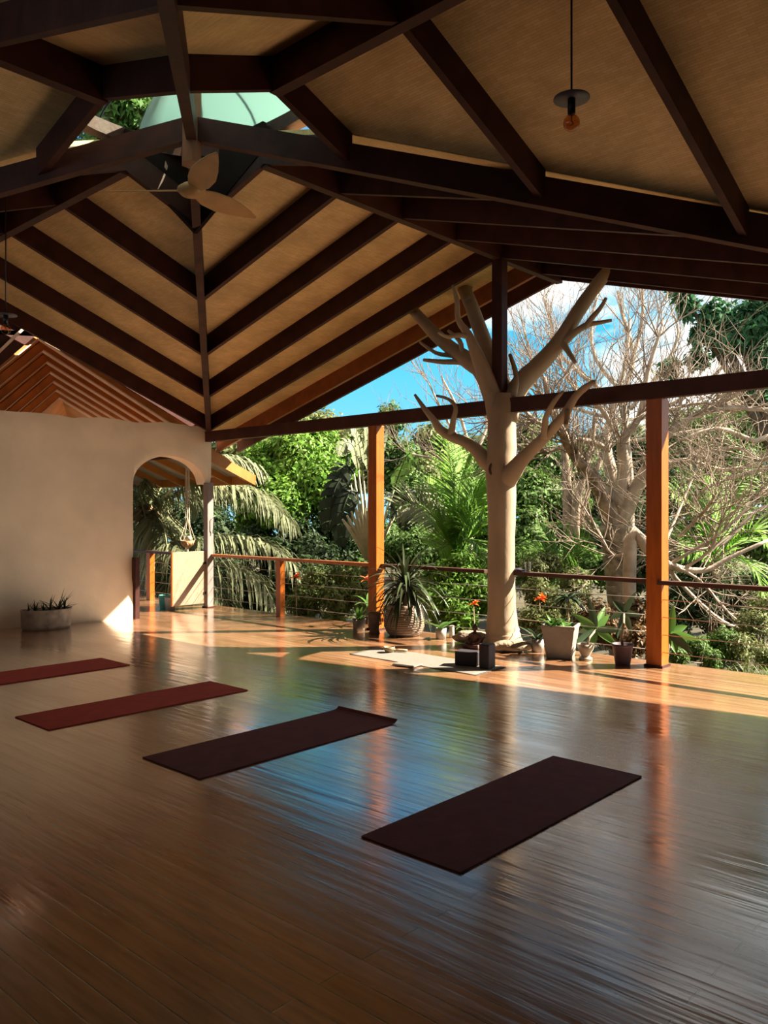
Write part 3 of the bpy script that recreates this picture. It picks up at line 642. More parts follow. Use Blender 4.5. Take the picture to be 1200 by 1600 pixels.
BR = [([(776, 660, 26), (766, 610, 29), (752, 580, 28), (733, 565, 27), (705, 545, 22), (677, 520, 20), (643, 482, 17)], .25, 'branch'),
      ([(733, 570, 14), (719, 566, 10), (692, 566, 8), (662, 563, 5)], -.1, None), ([(705, 556, 8), (681, 552, 6), (656, 535, 4)], -.1, None),
      ([(726, 566, 10), (722, 550, 8), (718, 533, 8), (700, 517, 4)], -.15, None),
      ([(781, 655, 32), (772, 622, 30), (757, 584, 26), (741, 545, 18), (731, 522, 13), (716, 500, 9), (714, 470, 8), (707, 446, 4)], -.35, 'branch'),
      ([(733, 527, 9), (716, 524, 8), (700, 527, 6), (684, 520, 4)], -.45, None),
      ([(791, 650, 30), (784, 605, 27), (771, 570, 25), (750, 516, 23), (731, 465, 21), (705, 414, 20), (676, 354, 19)], .9, 'branch'),
      ([(731, 470, 10), (734, 456, 8), (736, 443, 6)], .3, None),
      ([(792, 655, 34), (800, 625, 34), (818, 595, 31), (845, 568, 28), (875, 533, 25), (903, 488, 22), (932, 446, 20), (956, 418, 20)], .95, 'branch'),
      ([(880, 536, 13), (900, 519, 11), (918, 508, 10), (935, 505, 7), (956, 501, 5)], .2, None), ([(912, 514, 9), (925, 497, 9), (938, 482, 7), (947, 466, 5)], .1, None),
      ([(880, 536, 12), (888, 550, 9), (899, 567, 6)], -.1, None),
      ([(801, 622, 12), (807, 590, 9), (797, 555, 6)], .3, 'branch'),
      ([(772, 728, 30), (759, 721, 26), (743, 702, 20), (724, 690, 17), (706, 683, 16), (688, 672, 14), (679, 659, 11), (664, 640, 8), (648, 617, 4)], -.45, 'branch'),
      ([(700, 682, 10), (706, 672, 10), (708, 658, 9), (712, 637, 7), (700, 624, 5), (682, 619, 4)], -.1, None),
      ([(790, 752, 34), (801, 738, 30), (820, 714, 22), (852, 683, 18), (882, 648, 15), (898, 622, 12), (912, 608, 11), (928, 597, 7)], -.5, 'branch'),
      ([(886, 640, 11), (886, 652, 9), (884, 664, 7)], -.35, None), ([(850, 686, 10), (851, 668, 10), (854, 650, 9), (866, 628, 8), (880, 612, 4)], -.2, None)]
last = None
for pts, dy, kind in BR:
    if kind: q, r = pl(pts, TY, dy)
    else:
        # a twig starts where its branch is: keep the branch's own depth
        q, r = pl(pts, last * .55 + TY, dy)
    Q, R_ = smoothpl(q, r, 3); mb = MB().tube(Q, [a * (1 + .07 * noise.noise(Vector((i, dy * 9, 3)))) for i, a in enumerate(R_)], 12); shift(mb, (5.66, TY, 0))
    if kind: ob = mb.build('branch', M_trunk, tr); last = dy
    else: mb.build('twig', M_trunk, ob)
mb = MB(); c = ony(772, 735, TY) - FWD * .165; rim = []
for i in range(15): an = 2 * math.pi * i / 14; rim.append(c + RGT * .075 * math.cos(an) + Vector((0, 0, .085 * math.sin(an))) - FWD * .015)
mb.tube(rim, 0.017, 6); mb.ball(c, 0.06, sc=(1, .5, 1.1)); shift(mb, (5.66, TY, 0)); mb.build('knot_hole', M_knot, tr)

def lump(name, c, size, rz, m, label, cat, seed=0, amp=.18):
    me_ = MB().ball((0, 0, 0), 1.0, 28, 18); vs = []
    for p in me_.v:
        p = Vector(p); p = p * (1 + amp * noise.noise(p * 1.6 + Vector((seed, 0, 0)))); vs.append((p.x * size[0] / 2, p.y * size[1] / 2, max(-size[2] * .45, p.z * size[2] / 2) + size[2] * .45))
    me_.v = vs; o = me_.build(name, m, label=label, cat=cat, loc=c); o.rotation_euler = (0, 0, rz); return o
lump('rolled_mat', G(738, 1006), (0.46, 0.24, 0.17), .6, M_sack, 'rounded tan roll at the left foot of the tree, behind the statue', 'roll', 2)
lump('rolled_mat', G(800, 1019), (0.50, 0.20, 0.14), .80, M_sack, 'rough tan roll at the right foot of the tree, beside a white pot', 'roll', 5)
lump('shell', G(775, 1010) + Vector((0, 0, .10)), (0.09, 0.08, 0.06), .3, M_whitepot, 'small pale shell lying on the roll at the tree foot', 'shell', 9)

# ------------------------------------------------------------------ ceiling fan and pendants
HZ = ZR - .30
fan = thing('ceiling_fan', 'three bladed wooden ceiling fan hanging from the central hub', 'fan', (XR, YR, HZ))
MB().tube([(0, 0, 0), (0, 0, -0.10)], 0.025, 10).build('downrod', M_black, fan)
MB().lathe([(.03, -.08), (.07, -.10), (.11, -.13), (.115, -.155), (.08, -.185), (.03, -.20), (.01, -.202)], 24).build('motor_housing', M_fan, fan)
for j in range(3):
    an = math.radians(221 - 120 * j) ; mb = MB()
    # blade along direction an: broad root narrowing into a swept point
    prof = [(.08, -.05, .05), (.2, -.085, .085), (.36, -.10, .09), (.52, -.085, .06), (.66, -.06, .02), (.76, -.03, -.015)]
    R = Matrix.Rotation(an, 3, 'Z'); vs = []; k = len(prof)
    for zo in (0, -.012):
        for x, a_, b_ in prof:
            for y in (a_, b_): vs.append(R @ Vector((x, y, -.14 - y * .38 + zo)))
    fs = []
    for i in range(k - 1):
        a = i * 2; fs += [(a, a + 1, a + 3, a + 2), (a + 2 * k, a + 2 + 2 * k, a + 3 + 2 * k, a + 1 + 2 * k), (a, a + 2, a + 2 + 2 * k, a + 2 * k), (a + 1, a + 1 + 2 * k, a + 3 + 2 * k, a + 3)]
    fs += [(0, 2 * k, 2 * k + 1, 1), (2 * k - 2, 2 * k - 1, 4 * k - 1, 4 * k - 2)]
    mb.add(vs, fs); bevel(mb.build('blade', M_fan, fan), .004)

def pendant(p, ztop, s, label):
    t = thing('pendant_lamp', label, 'lamp', p)
    MB().tube([(0, 0, 0.02), (0, 0, ztop - p.z)], 0.006, 6).build('cord', M_black, t)
    MB().lathe([(.004, .008), (.1 * s, .004), (.1 * s, -.002), (.004, .0)], 36).build('disc', M_disc, t)
    MB().lathe([(.004, 0), (.022 * s, 0), (.022 * s, -.085 * s), (.004, -.085 * s)], 16).build('socket', M_black, t)
    r = .046 * s; pr = [(.014 * s, -.08 * s)] + [(r * math.sin(a), -.135 * s + r * math.cos(a)) for a in [.4 + i * (math.pi - .41) / 12 for i in range(13)]]
    b = MB().lathe(pr, 24).build('bulb', M_bulb, t)
    MB().tube([(0, 0, -.085 * s), (0, 0, -.12 * s), (.012 * s, 0, -.14 * s), (-.012 * s, 0, -.15 * s)], .004, 5).build('filament', M_filament, b)
pendant(P(893, 155, 4.6), 4.76, 1.0, 'pendant bulb under a grey disc in the upper right ceiling')
pp = P(9, 493, 7.7); pendant(pp, zU(pp.y) + .2, 1.0, 'pendant bulb at the left edge of the view, near the wall')

# ------------------------------------------------------------------ mats and small things on the floor
def yoga_mat(x0, y0, x1, y1, m, label, curl=False):
    h = 0.007; t = thing('yoga_mat', label, 'yoga mat', ((x0 + x1) / 2, (y0 + y1) / 2, 0.0))
    nx, ny = 6, 40; W_, L_ = x1 - x0, y1 - y0; mb = MB(); vs = []
    for zz in (0, h):
        for j in range(ny + 1):
            v = j / ny; y = (v - .5) * L_; z0 = 0.0015 * (1 + noise.noise(Vector((y * 3, x0, 0)))); yy_ = y
            if curl and v > .955:
                a = (v - .955) / .045 * 1.2; rr = .045 * L_ / 1.2; yy_ = (.955 - .5) * L_ + rr * math.sin(a); z0 += rr * (1 - math.cos(a)) * .55
            for i in range(nx + 1): vs.append(((i / nx - .5) * W_, yy_, z0 + zz))
    w = nx + 1; K = w * (ny + 1); fs = []
    for j in range(ny):
        for i in range(nx):
            a = j * w + i; fs += [(a + K, a + 1 + K, a + 1 + w + K, a + w + K), (a, a + w, a + 1 + w, a + 1)]
        a = j * w; fs += [(a, a + K, a + w + K, a + w), (a + nx, a + nx + w, a + nx + w + K, a + nx + K)]
    for i in range(nx): fs += [(i, i + 1, i + 1 + K, i + K), (ny * w + i, ny * w + i + K, ny * w + i + 1 + K, ny * w + i + 1)]
    mb.add(vs, fs, False); mb.build('mat_sheet', m, t); return t
yoga_mat(8.665, -5.295, 9.275, -3.49, M_wine, 'wine brown yoga mat nearest the viewer')
yoga_mat(6.71, -5.315, 7.345, -3.515, M_wine, 'dark wine yoga mat with its far end curled up', True)
yoga_mat(5.03, -5.41, 5.60, -3.58, M_red, 'dark red yoga mat lying flat, second from the left')
yoga_mat(3.12, -5.46, 3.72, -3.645, M_red, 'red yoga mat farthest left, cut by the edge of the view')

cl = MB(); c0, c1, c2, c3 = G(546, 1023), G(590, 1012), G(787, 1043), G(742, 1056); nn = 24; vs = []
for j in range(nn + 1):
    for i in range(nn + 1):
        p = c0.lerp(c3, i / nn).lerp(c1.lerp(c2, i / nn), j / nn); vs.append((p.x, p.y, 0.006 + 0.004 * noise.noise(p * 5)))
fs = [(j * (nn + 1) + i, j * (nn + 1) + i + 1, (j + 1) * (nn + 1) + i + 1, (j + 1) * (nn + 1) + i) for j in range(nn) for i in range(nn)]
clo = thing('floor_cloth', 'pale cotton cloth spread on the floor under blocks and bowl', 'cloth', (c0 + c2) / 2)
shift(cl.add(vs, fs, True), clo.location); ob = cl.build('cloth_sheet', M_cloth, clo); sm_ = ob.modifiers.new('thick', 'SOLIDIFY'); sm_.thickness = .004
fr = MB()
for i in range(70):
    p = c3.lerp(c2, i / 69); d = (c3 - c0).normalized(); fr.tube([p + Vector((0, 0, .006)), p + d * .03 + Vector((rng.uniform(-.01, .01), 0, .004))], .0016, 3)
shift(fr, clo.location); fr.build('fringe', M_cloth, clo)

bk = thing('book', 'thin white book lying on the front edge of the floor cloth', 'book', G(637, 1041) + Vector((0, 0, .012)), rz=.15)
MB().box((0, 0, .006), (.26, .19, .012)).build('cover', M_paper, bk); MB().box((.0, .0, .014), (.24, .175, .004)).build('page', M_cloth, bk)
bl = thing('singing_bowl', 'small brass singing bowl on the floor cloth', 'bowl', G(608, 1021) + Vector((0, 0, .012)))
MB().lathe([(.02, 0), (.045, .006), (.062, .03), (.066, .06), (.060, .06), (.055, .03), (.03, .012), (.004, .010)], 28).build('shell', M_bowl, bl)
ml = thing('mallet', 'short wooden mallet lying right of the brass bowl', 'mallet', G(627, 1021) + Vector((0, 0, .03)), rz=math.radians(30))
MB().tube([(-.07, 0, 0), (-.02, 0, 0), (.03, 0, 0), (.07, 0, 0)], [.016, .018, .017, .014], 12).build('handle', M_malletw, ml); MB().tube([(-.085, 0, 0), (-.068, 0, 0)], [.019, .019], 12).build('felt_end', M_sack, ml)
b1 = G(726, 1042); o = MB().box((0, 0, .085), (.24, .16, .145)).build('yoga_block', M_block, label='black foam block lying flat on the floor cloth', cat='yoga block', loc=(b1.x, b1.y + .06, 0)); o.rotation_euler = (0, 0, .28); bevel(o, .012, 3)
b2 = G(755, 1047); o = MB().box((0, 0, .135), (.115, .15, .245)).build('yoga_block', M_block, label='black foam block standing upright on the floor cloth', cat='yoga block', loc=(b2.x, b2.y + .07, 0)); o.rotation_euler = (0, 0, .15); bevel(o, .012, 3)

# seated statue
st = thing('seated_statue', 'small dark seated statue with crossed legs in front of the tree', 'statue', G(742, 1013), rz=math.radians(5))
mb = MB()
mb.lathe([(.05, .0), (.09, .01), (.085, .04), (.055, .07), (.05, .11), (.062, .15), (.055, .175), (.02, .19), (.018, .21)], 24, sy=.72)
mb.ball((0, -.004, .235), .034, sc=(.92, 1, 1.15)); mb.ball((0, .004, .275), .014); mb.ball((0, -.036, .228), .007, sc=(1, 1, 1.4))
for s in (-1, 1):
    mb.ball((s * .033, 0, .228), .010, sc=(.5, .8, 1.7)); mb.tube([(s * .055, 0, .16), (s * .078, -.005, .11), (s * .07, -.05, .075), (s * .015, -.075, .06)], [.022, .019, .016, .013], 10)
    mb.tube([(s * .04, 0, .035), (s * .11, -.05, .035), (s * .10, -.085, .028), (-s * .03, -.10, .025)], [.04, .036, .028, .018], 12)
ob = mb.build('figure', M_bronze, st); md = ob.modifiers.new('fuse', 'REMESH'); md.mode = 'VOXEL'; md.voxel_size = .005; md.use_smooth_shade = True
MB().lathe([(.115, 0), (.12, .006), (.115, .012), (.004, .012)], 28, sy=.85).build('plinth', M_bronze, st)

# ------------------------------------------------------------------ potted plants
def pot_round(prof, m, parent, z_soil, r_soil, name='pot'):
    MB().lathe(prof, 36).build(name, m, parent); MB().lathe([(.003, z_soil), (r_soil, z_soil), (r_soil, z_soil - .01), (.003, z_soil - .01)], 24).build('soil', M_soil, parent)
def cylpot(r0, r1, h, wall=.012): return [(.003, 0), (r0, 0), (r1, h), (r1 - wall, h), (r1 - wall - .004, h * .8), (.003, h * .8)]
def rosette(mb, c, nl, L, w, el=(.2, 1.2), droop=.8, seed=1, seg=6, shape=.5, petiole=0.0, fold=.2):
    r = random.Random(seed)
    for i in range(nl):
        az = i * 2.399 + r.uniform(-.3, .3); e = r.uniform(*el); d = Vector((math.cos(az) * math.cos(e), math.sin(az) * math.cos(e), math.sin(e)))
        mb.blade(c, d, L * r.uniform(.75, 1.15), w * r.uniform(.8, 1.15), droop=droop * r.uniform(.6, 1.3), seg=seg, shape=shape, petiole=petiole, fold=fold)
    return mb

t = thing('potted_plant', 'small leafy plant in a pale pot left of the orange post', 'potted plant', G(561, 987))
pot_round(cylpot(.075, .09, .165), M_clay, t, .13, .075); rosette(MB(), Vector((0, 0, .13)), 16, .26, .055, (.3, 1.3), .9, 3).build('leaves', M_plum, t)
t = thing('vase', 'dark flared clay vase at the foot of the orange post', 'vase', G(585, 990))
pot_round([(.003, 0), (.075, 0), (.065, .03), (.06, .06), (.082, .2), (.088, .27), (.078, .27), (.07, .2), (.003, .18)], M_vase, t, .2, .06, 'body')
MB().tube([(.08, 0, .2), (.115, 0, .19), (.115, 0, .13), (.072, 0, .12)], .009, 8).build('handle', M_vase, t)

t = thing('potted_plant', 'spiky strap leaved plant in a large woven basket pot', 'potted plant', G(632, 993))
bprof = [(.003, 0), (.19, 0), (.235, .05), (.262, .13), (.262, .2), (.24, .3), (.215, .37), (.218, .40), (.20, .40), (.195, .34), (.003, .33)]
o = MB().lathe(bprof, 48).build('basket', M_basket, t); uvmap(o, lambda c: (math.atan2(c.y, c.x) * .26 / .9 * 3, c.z * 3))
for z in [.03 + .028 * i for i in range(12)]:
    rr = np.interp(z, [p[1] for p in bprof[1:8]], [p[0] for p in bprof[1:8]]); MB().tube([(rr * math.cos(a), rr * math.sin(a), z) for a in [2 * math.pi * i / 32 for i in range(33)]], .006, 5, cap=False).build('woven_ring', M_basket, o)
MB().lathe([(.003, .35), (.2, .35), (.2, .34), (.003, .34)], 24).build('soil', M_soil, t)
MB().tube([(0, 0, .34), (.01, .01, .5), (0, .02, .66)], [.035, .03, .028], 8).build('stem', M_stem, t)
mb = MB(); rosette(mb, Vector((0, .02, .66)), 80, .72, .04, (-.35, 1.25), 1.7, 11, 8, .55); rosette(mb, Vector((0, .02, .55)), 36, .66, .038, (-.5, .4), 1.9, 12, 8, .55); mb.build('leaves', L_drac, t)

t = thing('potted_plant', 'white pot with two broad leaves left of the candle', 'potted plant', G(689, 999))
pot_round(cylpot(.062, .07, .14), M_whitepot, t, .11, .055)
mb = MB()
for az, L_, w_ in ((200, .34, .07), (235, .26, .06), (20, .28, .10), (60, .22, .09), (300, .2, .06)):
    a = math.radians(az + 42); mb.blade((0, 0, .11), (math.cos(a), math.sin(a), .8), L_, w_, .7, 7, .2, shape=.6)
mb.build('leaves', M_plum, t)
t = thing('candle', 'white pillar candle standing right of the white pot', 'candle', G(706, 997))
MB().lathe([(.003, 0), (.032, 0), (.033, .01), (.033, .15), (.028, .155), (.003, .148)], 24).build('wax', M_whitepot, t); MB().tube([(0, 0, .145), (.002, 0, .165)], .002, 5).build('wick', M_black, t)

t = thing('potted_plant', 'dark leaved plant in a round white pot right of the tree', 'potted plant', G(840, 1019))
pot_round(cylpot(.066, .078, .15), M_whitepot, t, .12, .062); rosette(MB(), Vector((0, 0, .12)), 14, .30, .05, (.15, 1.1), 1.0, 6).build('leaves', M_plumd, t)
t = thing('potted_plant', 'large square tapered concrete planter with low green leaves', 'potted plant', G(876, 1027), rz=math.radians(20))
mb = MB().box((0, 0, .175), (.36, .36, .35), 0, .74); mb.f.pop(1); mb.sm.pop(); mb.box((0, 0, .30), (.31, .31, .02)); bevel(mb.build('pot', M_concrete, t), .008)
mb = MB()
for s in (-1, 1): mb.box((s * .172, 0, .345), (.025, .37, .035)); mb.box((0, s * .172, .345), (.32, .025, .035))
bevel(mb.build('rim', M_concrete, t), .005)
mb = MB()
for i in range(9): rosette(mb, Vector((rng.uniform(-.11, .11), rng.uniform(-.11, .11), .31)), 5, .17, .06, (.3, 1.2), 1.2, 20 + i)
mb.build('leaves', M_plum, t)

t = thing('potted_plant', 'cream footed vase with large two tone lance leaves', 'potted plant', G(915, 1031))
pot_round([(.003, 0), (.075, 0), (.07, .02), (.045, .035), (.05, .05), (.085, .12), (.09, .17), (.08, .17), (.07, .12), (.003, .11)], M_cream, t, .14, .06)
pc = P(931, 985, 9.28) - Vector(t.location); MB().tube([(0, 0, .12), (pc.x * .4, pc.y * .4, .22), tuple(pc)], [.012, .011, .010], 8).build('stem', M_stem, t)
for j, (px, py, dep) in enumerate([(918, 933, -.05), (894, 961, -.1), (902, 976, .12), (895, 1011, -.15), (921, 1019, -.1), (952, 962, .1), (972, 987, -.12), (962, 1010, .1), (945, 950, .2), (905, 990, .25)]):
    tip = P(px, py, 9.28 + dep) - Vector(t.location); d = tip - pc; mb = MB()
    mb.blade(tuple(pc), d + Vector((0, 0, d.length * .18)), d.length * 1.05, .085, .36, 8, .22, up=-FWD, shape=.7); mb.build('leaf', M_plum if j % 3 else M_plumd, t)

t = thing('potted_plant', 'dark purple pot with a bare stem and drooping dark leaves', 'potted plant', G(973, 1040))
pot_round([(.003, 0), (.075, 0), (.105, .2), (.115, .2), (.118, .225), (.105, .225), (.1, .19), (.003, .18)], M_purple, t, .2, .095)
pc = P(975, 958, 8.98) - Vector(t.location); MB().tube([(0, 0, .18), (-.02, .01, .3), (0, .02, .42), tuple(pc)], [.016, .014, .012, .01], 8).build('stem', M_stem, t)
for j, (px, py, dep) in enumerate([(992, 928, -.1), (1000, 965, -.1), (985, 990, .1), (955, 968, .1), (958, 940, .15), (966, 995, -.1)]):
    tip = P(px, py, 8.98 + dep) - Vector(t.location); d = tip - pc; mb = MB(); mb.blade(tuple(pc), d + Vector((0, 0, d.length * .2)), d.length * 1.1, .07, .4, 7, .2, up=-FWD, shape=.7); mb.build('leaf', M_plumd, t)

gp = G(1050, 1038, -.1); t = thing('garden_plant', 'broad leaved garden plant just behind the right post', 'plant', (gp.x, .62, -.15))
pc = ony(1046, 992, .62) - Vector(t.location); MB().tube([(0, 0, 0), tuple(pc * .5), tuple(pc)], [.016, .014, .012], 8).build('stem', M_stem, t)
for j, (px, py, dep) in enumerate([(1052, 948, 0), (1037, 955, .1), (1090, 1002, -.1), (1080, 1024, -.2), (1056, 1022, -.1), (1030, 1000, .1), (1072, 980, .2)]):
    tip = ony(px, py, .62 + dep) - Vector(t.location); d = tip - pc; mb = MB(); mb.blade(tuple(pc), d + Vector((0, 0, d.length * .2)), d.length * 1.08, .10, .4, 8, .2, up=-FWD, shape=.7); mb.build('leaf', M_plumd if j % 2 else M_plum, t)

t = thing('trough_planter', 'long oval clay trough with spiky succulents by the plaster wall', 'planter', (0.42, -2.98, 0), rz=math.radians(84))
MB().lathe([(.003, 0), (.31, 0), (.33, .04), (.335, .24), (.345, .27), (.31, .27), (.30, .22), (.003, .22)], 48, sy=.62).build('trough', M_trough, t)
MB().lathe([(.003, .235), (.31, .235), (.31, .22), (.003, .22)], 32, sy=.62).build('soil', M_soil, t)
for j, (x, y, nl, L_, w_) in enumerate([(-.24, 0, 9, .14, .02), (-.14, .03, 10, .18, .022), (-.05, -.04, 9, .14, .03), (.06, .03, 9, .22, .025), (.17, 0, 11, .32, .03), (.24, -.02, 8, .2, .028)]):
    rosette(MB(), Vector((x, y, .23)), nl, L_, w_, (.5, 1.45), .5, 40 + j, 5, .35, fold=.35).build('succulent', M_plumd, t)

# things on the rail and the veranda
t = thing('drinking_glass', 'clear drinking glass half full on the handrail right of the tree', 'glass', ony(825, 889, .05) * 1.0); t.location.z = .8975
MB().lathe([(.003, 0), (.036, 0), (.042, .12), (.039, .12), (.034, .012), (.003, .012)], 28).build('glass_wall', M_glass, t); MB().lathe([(.003, .013), (.0335, .013), (.036, .06), (.003, .06)], 24).build('water', glass('water', (.9, .95, .97)), t)
q = ony(809, 889, .05); rg = lump('folded_cloth', (q.x, .05, .885), (.17, .11, .05), 0, M_rag, 'dark crumpled cloth on the handrail beside the tree', 'cloth', 4, .5)
t = thing('bucket', 'teal bucket on the veranda behind the gate', 'bucket', onx(258, 943, -.55) * 1.0); t.location.z = 0
MB().lathe([(.003, 0), (.085, 0), (.11, .2), (.118, .21), (.105, .21), (.003, .02)], 28).build('tub', M_teal, t); MB().tube([(.11 * math.cos(a), .11 * math.sin(a), .2 + .0) for a in [i * math.pi / 10 for i in range(11)]], .004, 5).build('bail', M_steel, t)
t = thing('bucket', 'white bucket on the veranda in front of the teal one', 'bucket', onx(266, 952, -.28) * 1.0); t.location.z = 0
MB().lathe([(.003, 0), (.075, 0), (.095, .19), (.1, .2), (.09, .2), (.003, .02)], 28).build('tub', M_whitepot, t); MB().tube([(.095 * math.cos(a), .095 * math.sin(a), .185) for a in [i * math.pi / 10 for i in range(11)]], .004, 5).build('bail', M_steel, t)
hp = onx(293, 848, -.75); t = thing('hanging_planter', 'macrame hanger with a coconut bowl, hung in the arch', 'hanging planter', hp)
MB().lathe([(.003, -.10), (.05, -.09), (.10, -.04), (.125, .03), (.115, .03), (.09, -.02), (.003, -.04)], 24).build('bowl', M_coco, t)
MB().ball((.02, .02, .06), .055).build('dried_coconut', M_whitepot, t)
top = 2.62 - hp.z
for j in range(6):
    a = j * math.pi / 3; mb = MB(); r_ = .125
    mb.tube([(0, 0, top), (.03 * math.cos(a), .03 * math.sin(a), top - .25), (.035 * math.cos(a + .4), .035 * math.sin(a + .4), .45), (.04 * math.cos(a), .04 * math.sin(a), .3), (r_ * math.cos(a), r_ * math.sin(a), .06), (r_ * .9 * math.cos(a + .5), r_ * .9 * math.sin(a + .5), -.03), (.02, 0, -.115)], .007, 6); mb.build('cord', M_rope, t)
MB().lathe([(.012, top - .3), (.03, top - .25), (.03, top - .2), (.012, top - .15)], 12).build('knot', M_rope, t)
MB().tube([(0, 0, -.11), (0, 0, -.2)], [.012, .02], 8).build('tassel', M_rope, t)

# ------------------------------------------------------------------ outside: ground
def gz(x, y):
    s = max(0.0, min(1.0, (x - 2.5) / 6.0)); z = -1.5 + 1.27 * s
    z += 0.12 * noise.noise(Vector((x * .35, y * .35, 0)))
    z += max(0, y - 6) * 0.03
    if y < 0.5: z -= 0.25 * min(1, (0.5 - y))
    return z
mb = MB(); nx, ny = 70, 70; X0, X1, Y0, Y1 = -45, 45, -22, 60; vs = []
for j in range(ny + 1):
    for i in range(nx + 1):
        x = X0 + (X1 - X0) * i / nx; y = Y0 + (Y1 - Y0) * j / ny; vs.append((x, y, gz(x, y)))
mb.add(vs, [(j * (nx + 1) + i, j * (nx + 1) + i + 1, (j + 1) * (nx + 1) + i + 1, (j + 1) * (nx + 1) + i) for j in range(ny) for i in range(nx)], True)
mb.build('ground', M_ground, label='earth and leaf litter of the garden beyond the railing', cat='ground', kind='structure')

# foliage things
SEED = [100]
def foliage(name, label, cat, blobs, n, size, m, trunk=None, group=None, aspect=.45, upb=.5, extra=None, flat=1.0):
    """blobs: (px, py, depth, radius px) seen from the viewpoint -> real clumps at that distance"""
    bl = []
    for px, py, Y, rp in blobs:
        r = rp * Y / FPX; bl.append((P(px, py, Y), (r, r, r * flat)))
    c = sum((b[0] for b in bl), Vector()) / len(bl)
    if trunk: base = P(trunk[0], HY, trunk[1])
    else: base = c.copy()
    base.z = gz(base.x, base.y)
    t = thing(name, label, cat, base, group)
    SEED[0] += 1
    me = cloud_mesh('foliage', [(b[0] - base, b[1]) for b in bl], int(n * 2.4), size * .62, SEED[0], m, aspect, upb); link('foliage', me, t)
    r0 = (trunk[2] if trunk else 6) * (base - CAM).dot(FWD) / FPX / 2
    mb = MB(); top = c - base
    mid = top * .5 + Vector((rng.uniform(-.1, .1), rng.uniform(-.1, .1), 0)) * top.length
    mb.tube(smoothpl([Vector((0, 0, -.2)), Vector((mid.x * .6, mid.y * .6, mid.z)), top], [r0, r0 * .8, r0 * .5], 4)[0], [r0 * (1 - .06 * i) for i in range(9)], 9)
    for b in bl[:7]:
        e_ = b[0] - base; mb.tube([top * .55, top * .4 + e_ * .6 - Vector((0, 0, .1)), e_], [r0 * .5, r0 * .35, r0 * .12], 6)
    mb.build('trunk', (trunk[3] if trunk and len(trunk) > 3 else M_bark), t)
    return t

foliage('leafy_tree', 'bright green feathery tree left of the broad leaved palm', 'tree', [(450, 720, 19, 48), (505, 765, 18.5, 46), (440, 790, 18, 40), (488, 705, 20, 40), (410, 735, 19, 40), (395, 800, 19, 30), (530, 720, 20, 30)], 15000, .20, L_bright, (470, 19, 12))
foliage('leafy_tree', 'tall mid green tree behind the bright feathery one', 'tree', [(380, 700, 26, 55), (440, 680, 27, 42), (350, 740, 26, 50), (500, 676, 28, 40), (410, 760, 25, 60), (550, 690, 27, 30), (560, 745, 26, 45)], 14000, .28, L_olive, (420, 26, 10))
foliage('leafy_bush', 'dark bush under the bright feathery tree, above the cables', 'bush', [(470, 850, 17.5, 42), (520, 832, 18, 36), (430, 872, 17, 30), (545, 860, 17.5, 26), (400, 850, 18, 30), (500, 880, 17, 30)], 9000, .17, L_dark)
foliage('leafy_tree', 'tall airy tree just right of the left orange post', 'tree', [(612, 655, 24, 24), (600, 690, 24, 28), (628, 715, 24, 30), (640, 760, 23, 30), (606, 745, 24, 25)], 4200, .24, L_mid, (618, 24, 7))
foliage('leafy_tree', 'tall tree with a dark trunk between the left post and the tree column', 'tree', [(672, 690, 25, 30), (700, 735, 25, 34), (655, 740, 24, 32), (690, 780, 24, 34), (735, 765, 25, 32), (668, 712, 25, 22)], 7000, .24, L_olive, (678, 25, 12))
foliage('leafy_tree', 'dense tree right behind the beige tree column', 'tree', [(830, 780, 22, 44), (850, 730, 23, 40), (815, 830, 21, 38), (880, 800, 22, 40), (900, 735, 24, 40), (870, 850, 20, 34), (760, 820, 22, 40)], 13000, .22, L_mid, (852, 22, 10))
foliage('leafy_tree', 'dark dense tree behind the bare forked tree', 'tree', [(950, 790, 24, 50), (1000, 720, 25, 46), (935, 850, 22, 45), (1020, 830, 22, 46), (985, 890, 19, 40), (930, 700, 26, 35)], 12000, .24, L_dark, (965, 24, 12))
foliage('leafy_tree', 'broad green tree behind the twigs right of the right post', 'tree', [(1095, 690, 20, 50), (1150, 750, 20, 60), (1070, 770, 19, 44), (1190, 680, 21, 50), (1120, 830, 18, 50), (1195, 830, 18, 50), (1055, 860, 18, 40)], 15000, .20, L_mid, (1120, 20, 12))
foliage('leafy_bush', 'dark shrub mass low behind the fallen branches at right', 'bush', [(1080, 930, 13.5, 48), (1140, 950, 13.5, 48), (1190, 930, 13.5, 44), (1040, 960, 13, 36), (1110, 900, 14, 40)], 9000, .15, L_dark)
foliage('leafy_tree', 'overhanging green tree at upper right against the clouds', 'tree', [(1172, 500, 15, 34), (1118, 497, 15, 26), (1075, 476, 15.2, 17), (1135, 532, 15, 28), (1190, 555, 15, 22), (1098, 520, 15, 18), (1205, 480, 15, 34), (1045, 575, 15.5, 16), (1090, 560, 15.5, 16), (1180, 600, 15, 22), (1062, 452, 15, 14)], 3000, .24, L_blue, (1330, 15, 26))
foliage('leafy_tree', 'tall tree seen through the skylight', 'tree', [(200, 190, 30, 55), (255, 215, 31, 45), (170, 230, 30, 45), (290, 180, 32, 36), (240, 250, 30, 40)], 9000, .45, L_mid, (215, 30, 14))
foliage('leafy_tree', 'dark tree behind the palm fronds seen through the arch', 'tree', [(235, 780, 22, 34), (285, 815, 22, 34), (215, 850, 21, 34), (300, 870, 21, 36), (340, 830, 22, 40), (250, 900, 20, 36), (180, 800, 23, 40), (320, 770, 24, 36)], 11000, .2, L_dark, (270, 22, 10))
foliage('leafy_bush', 'dark hedge behind the left railing bay and drooping fronds', 'bush', [(360, 900, 17.5, 36), (400, 930, 17, 36), (440, 915, 16.5, 30), (350, 960, 16.5, 36), (480, 900, 16.5, 30)], 7000, .16, L_dark)
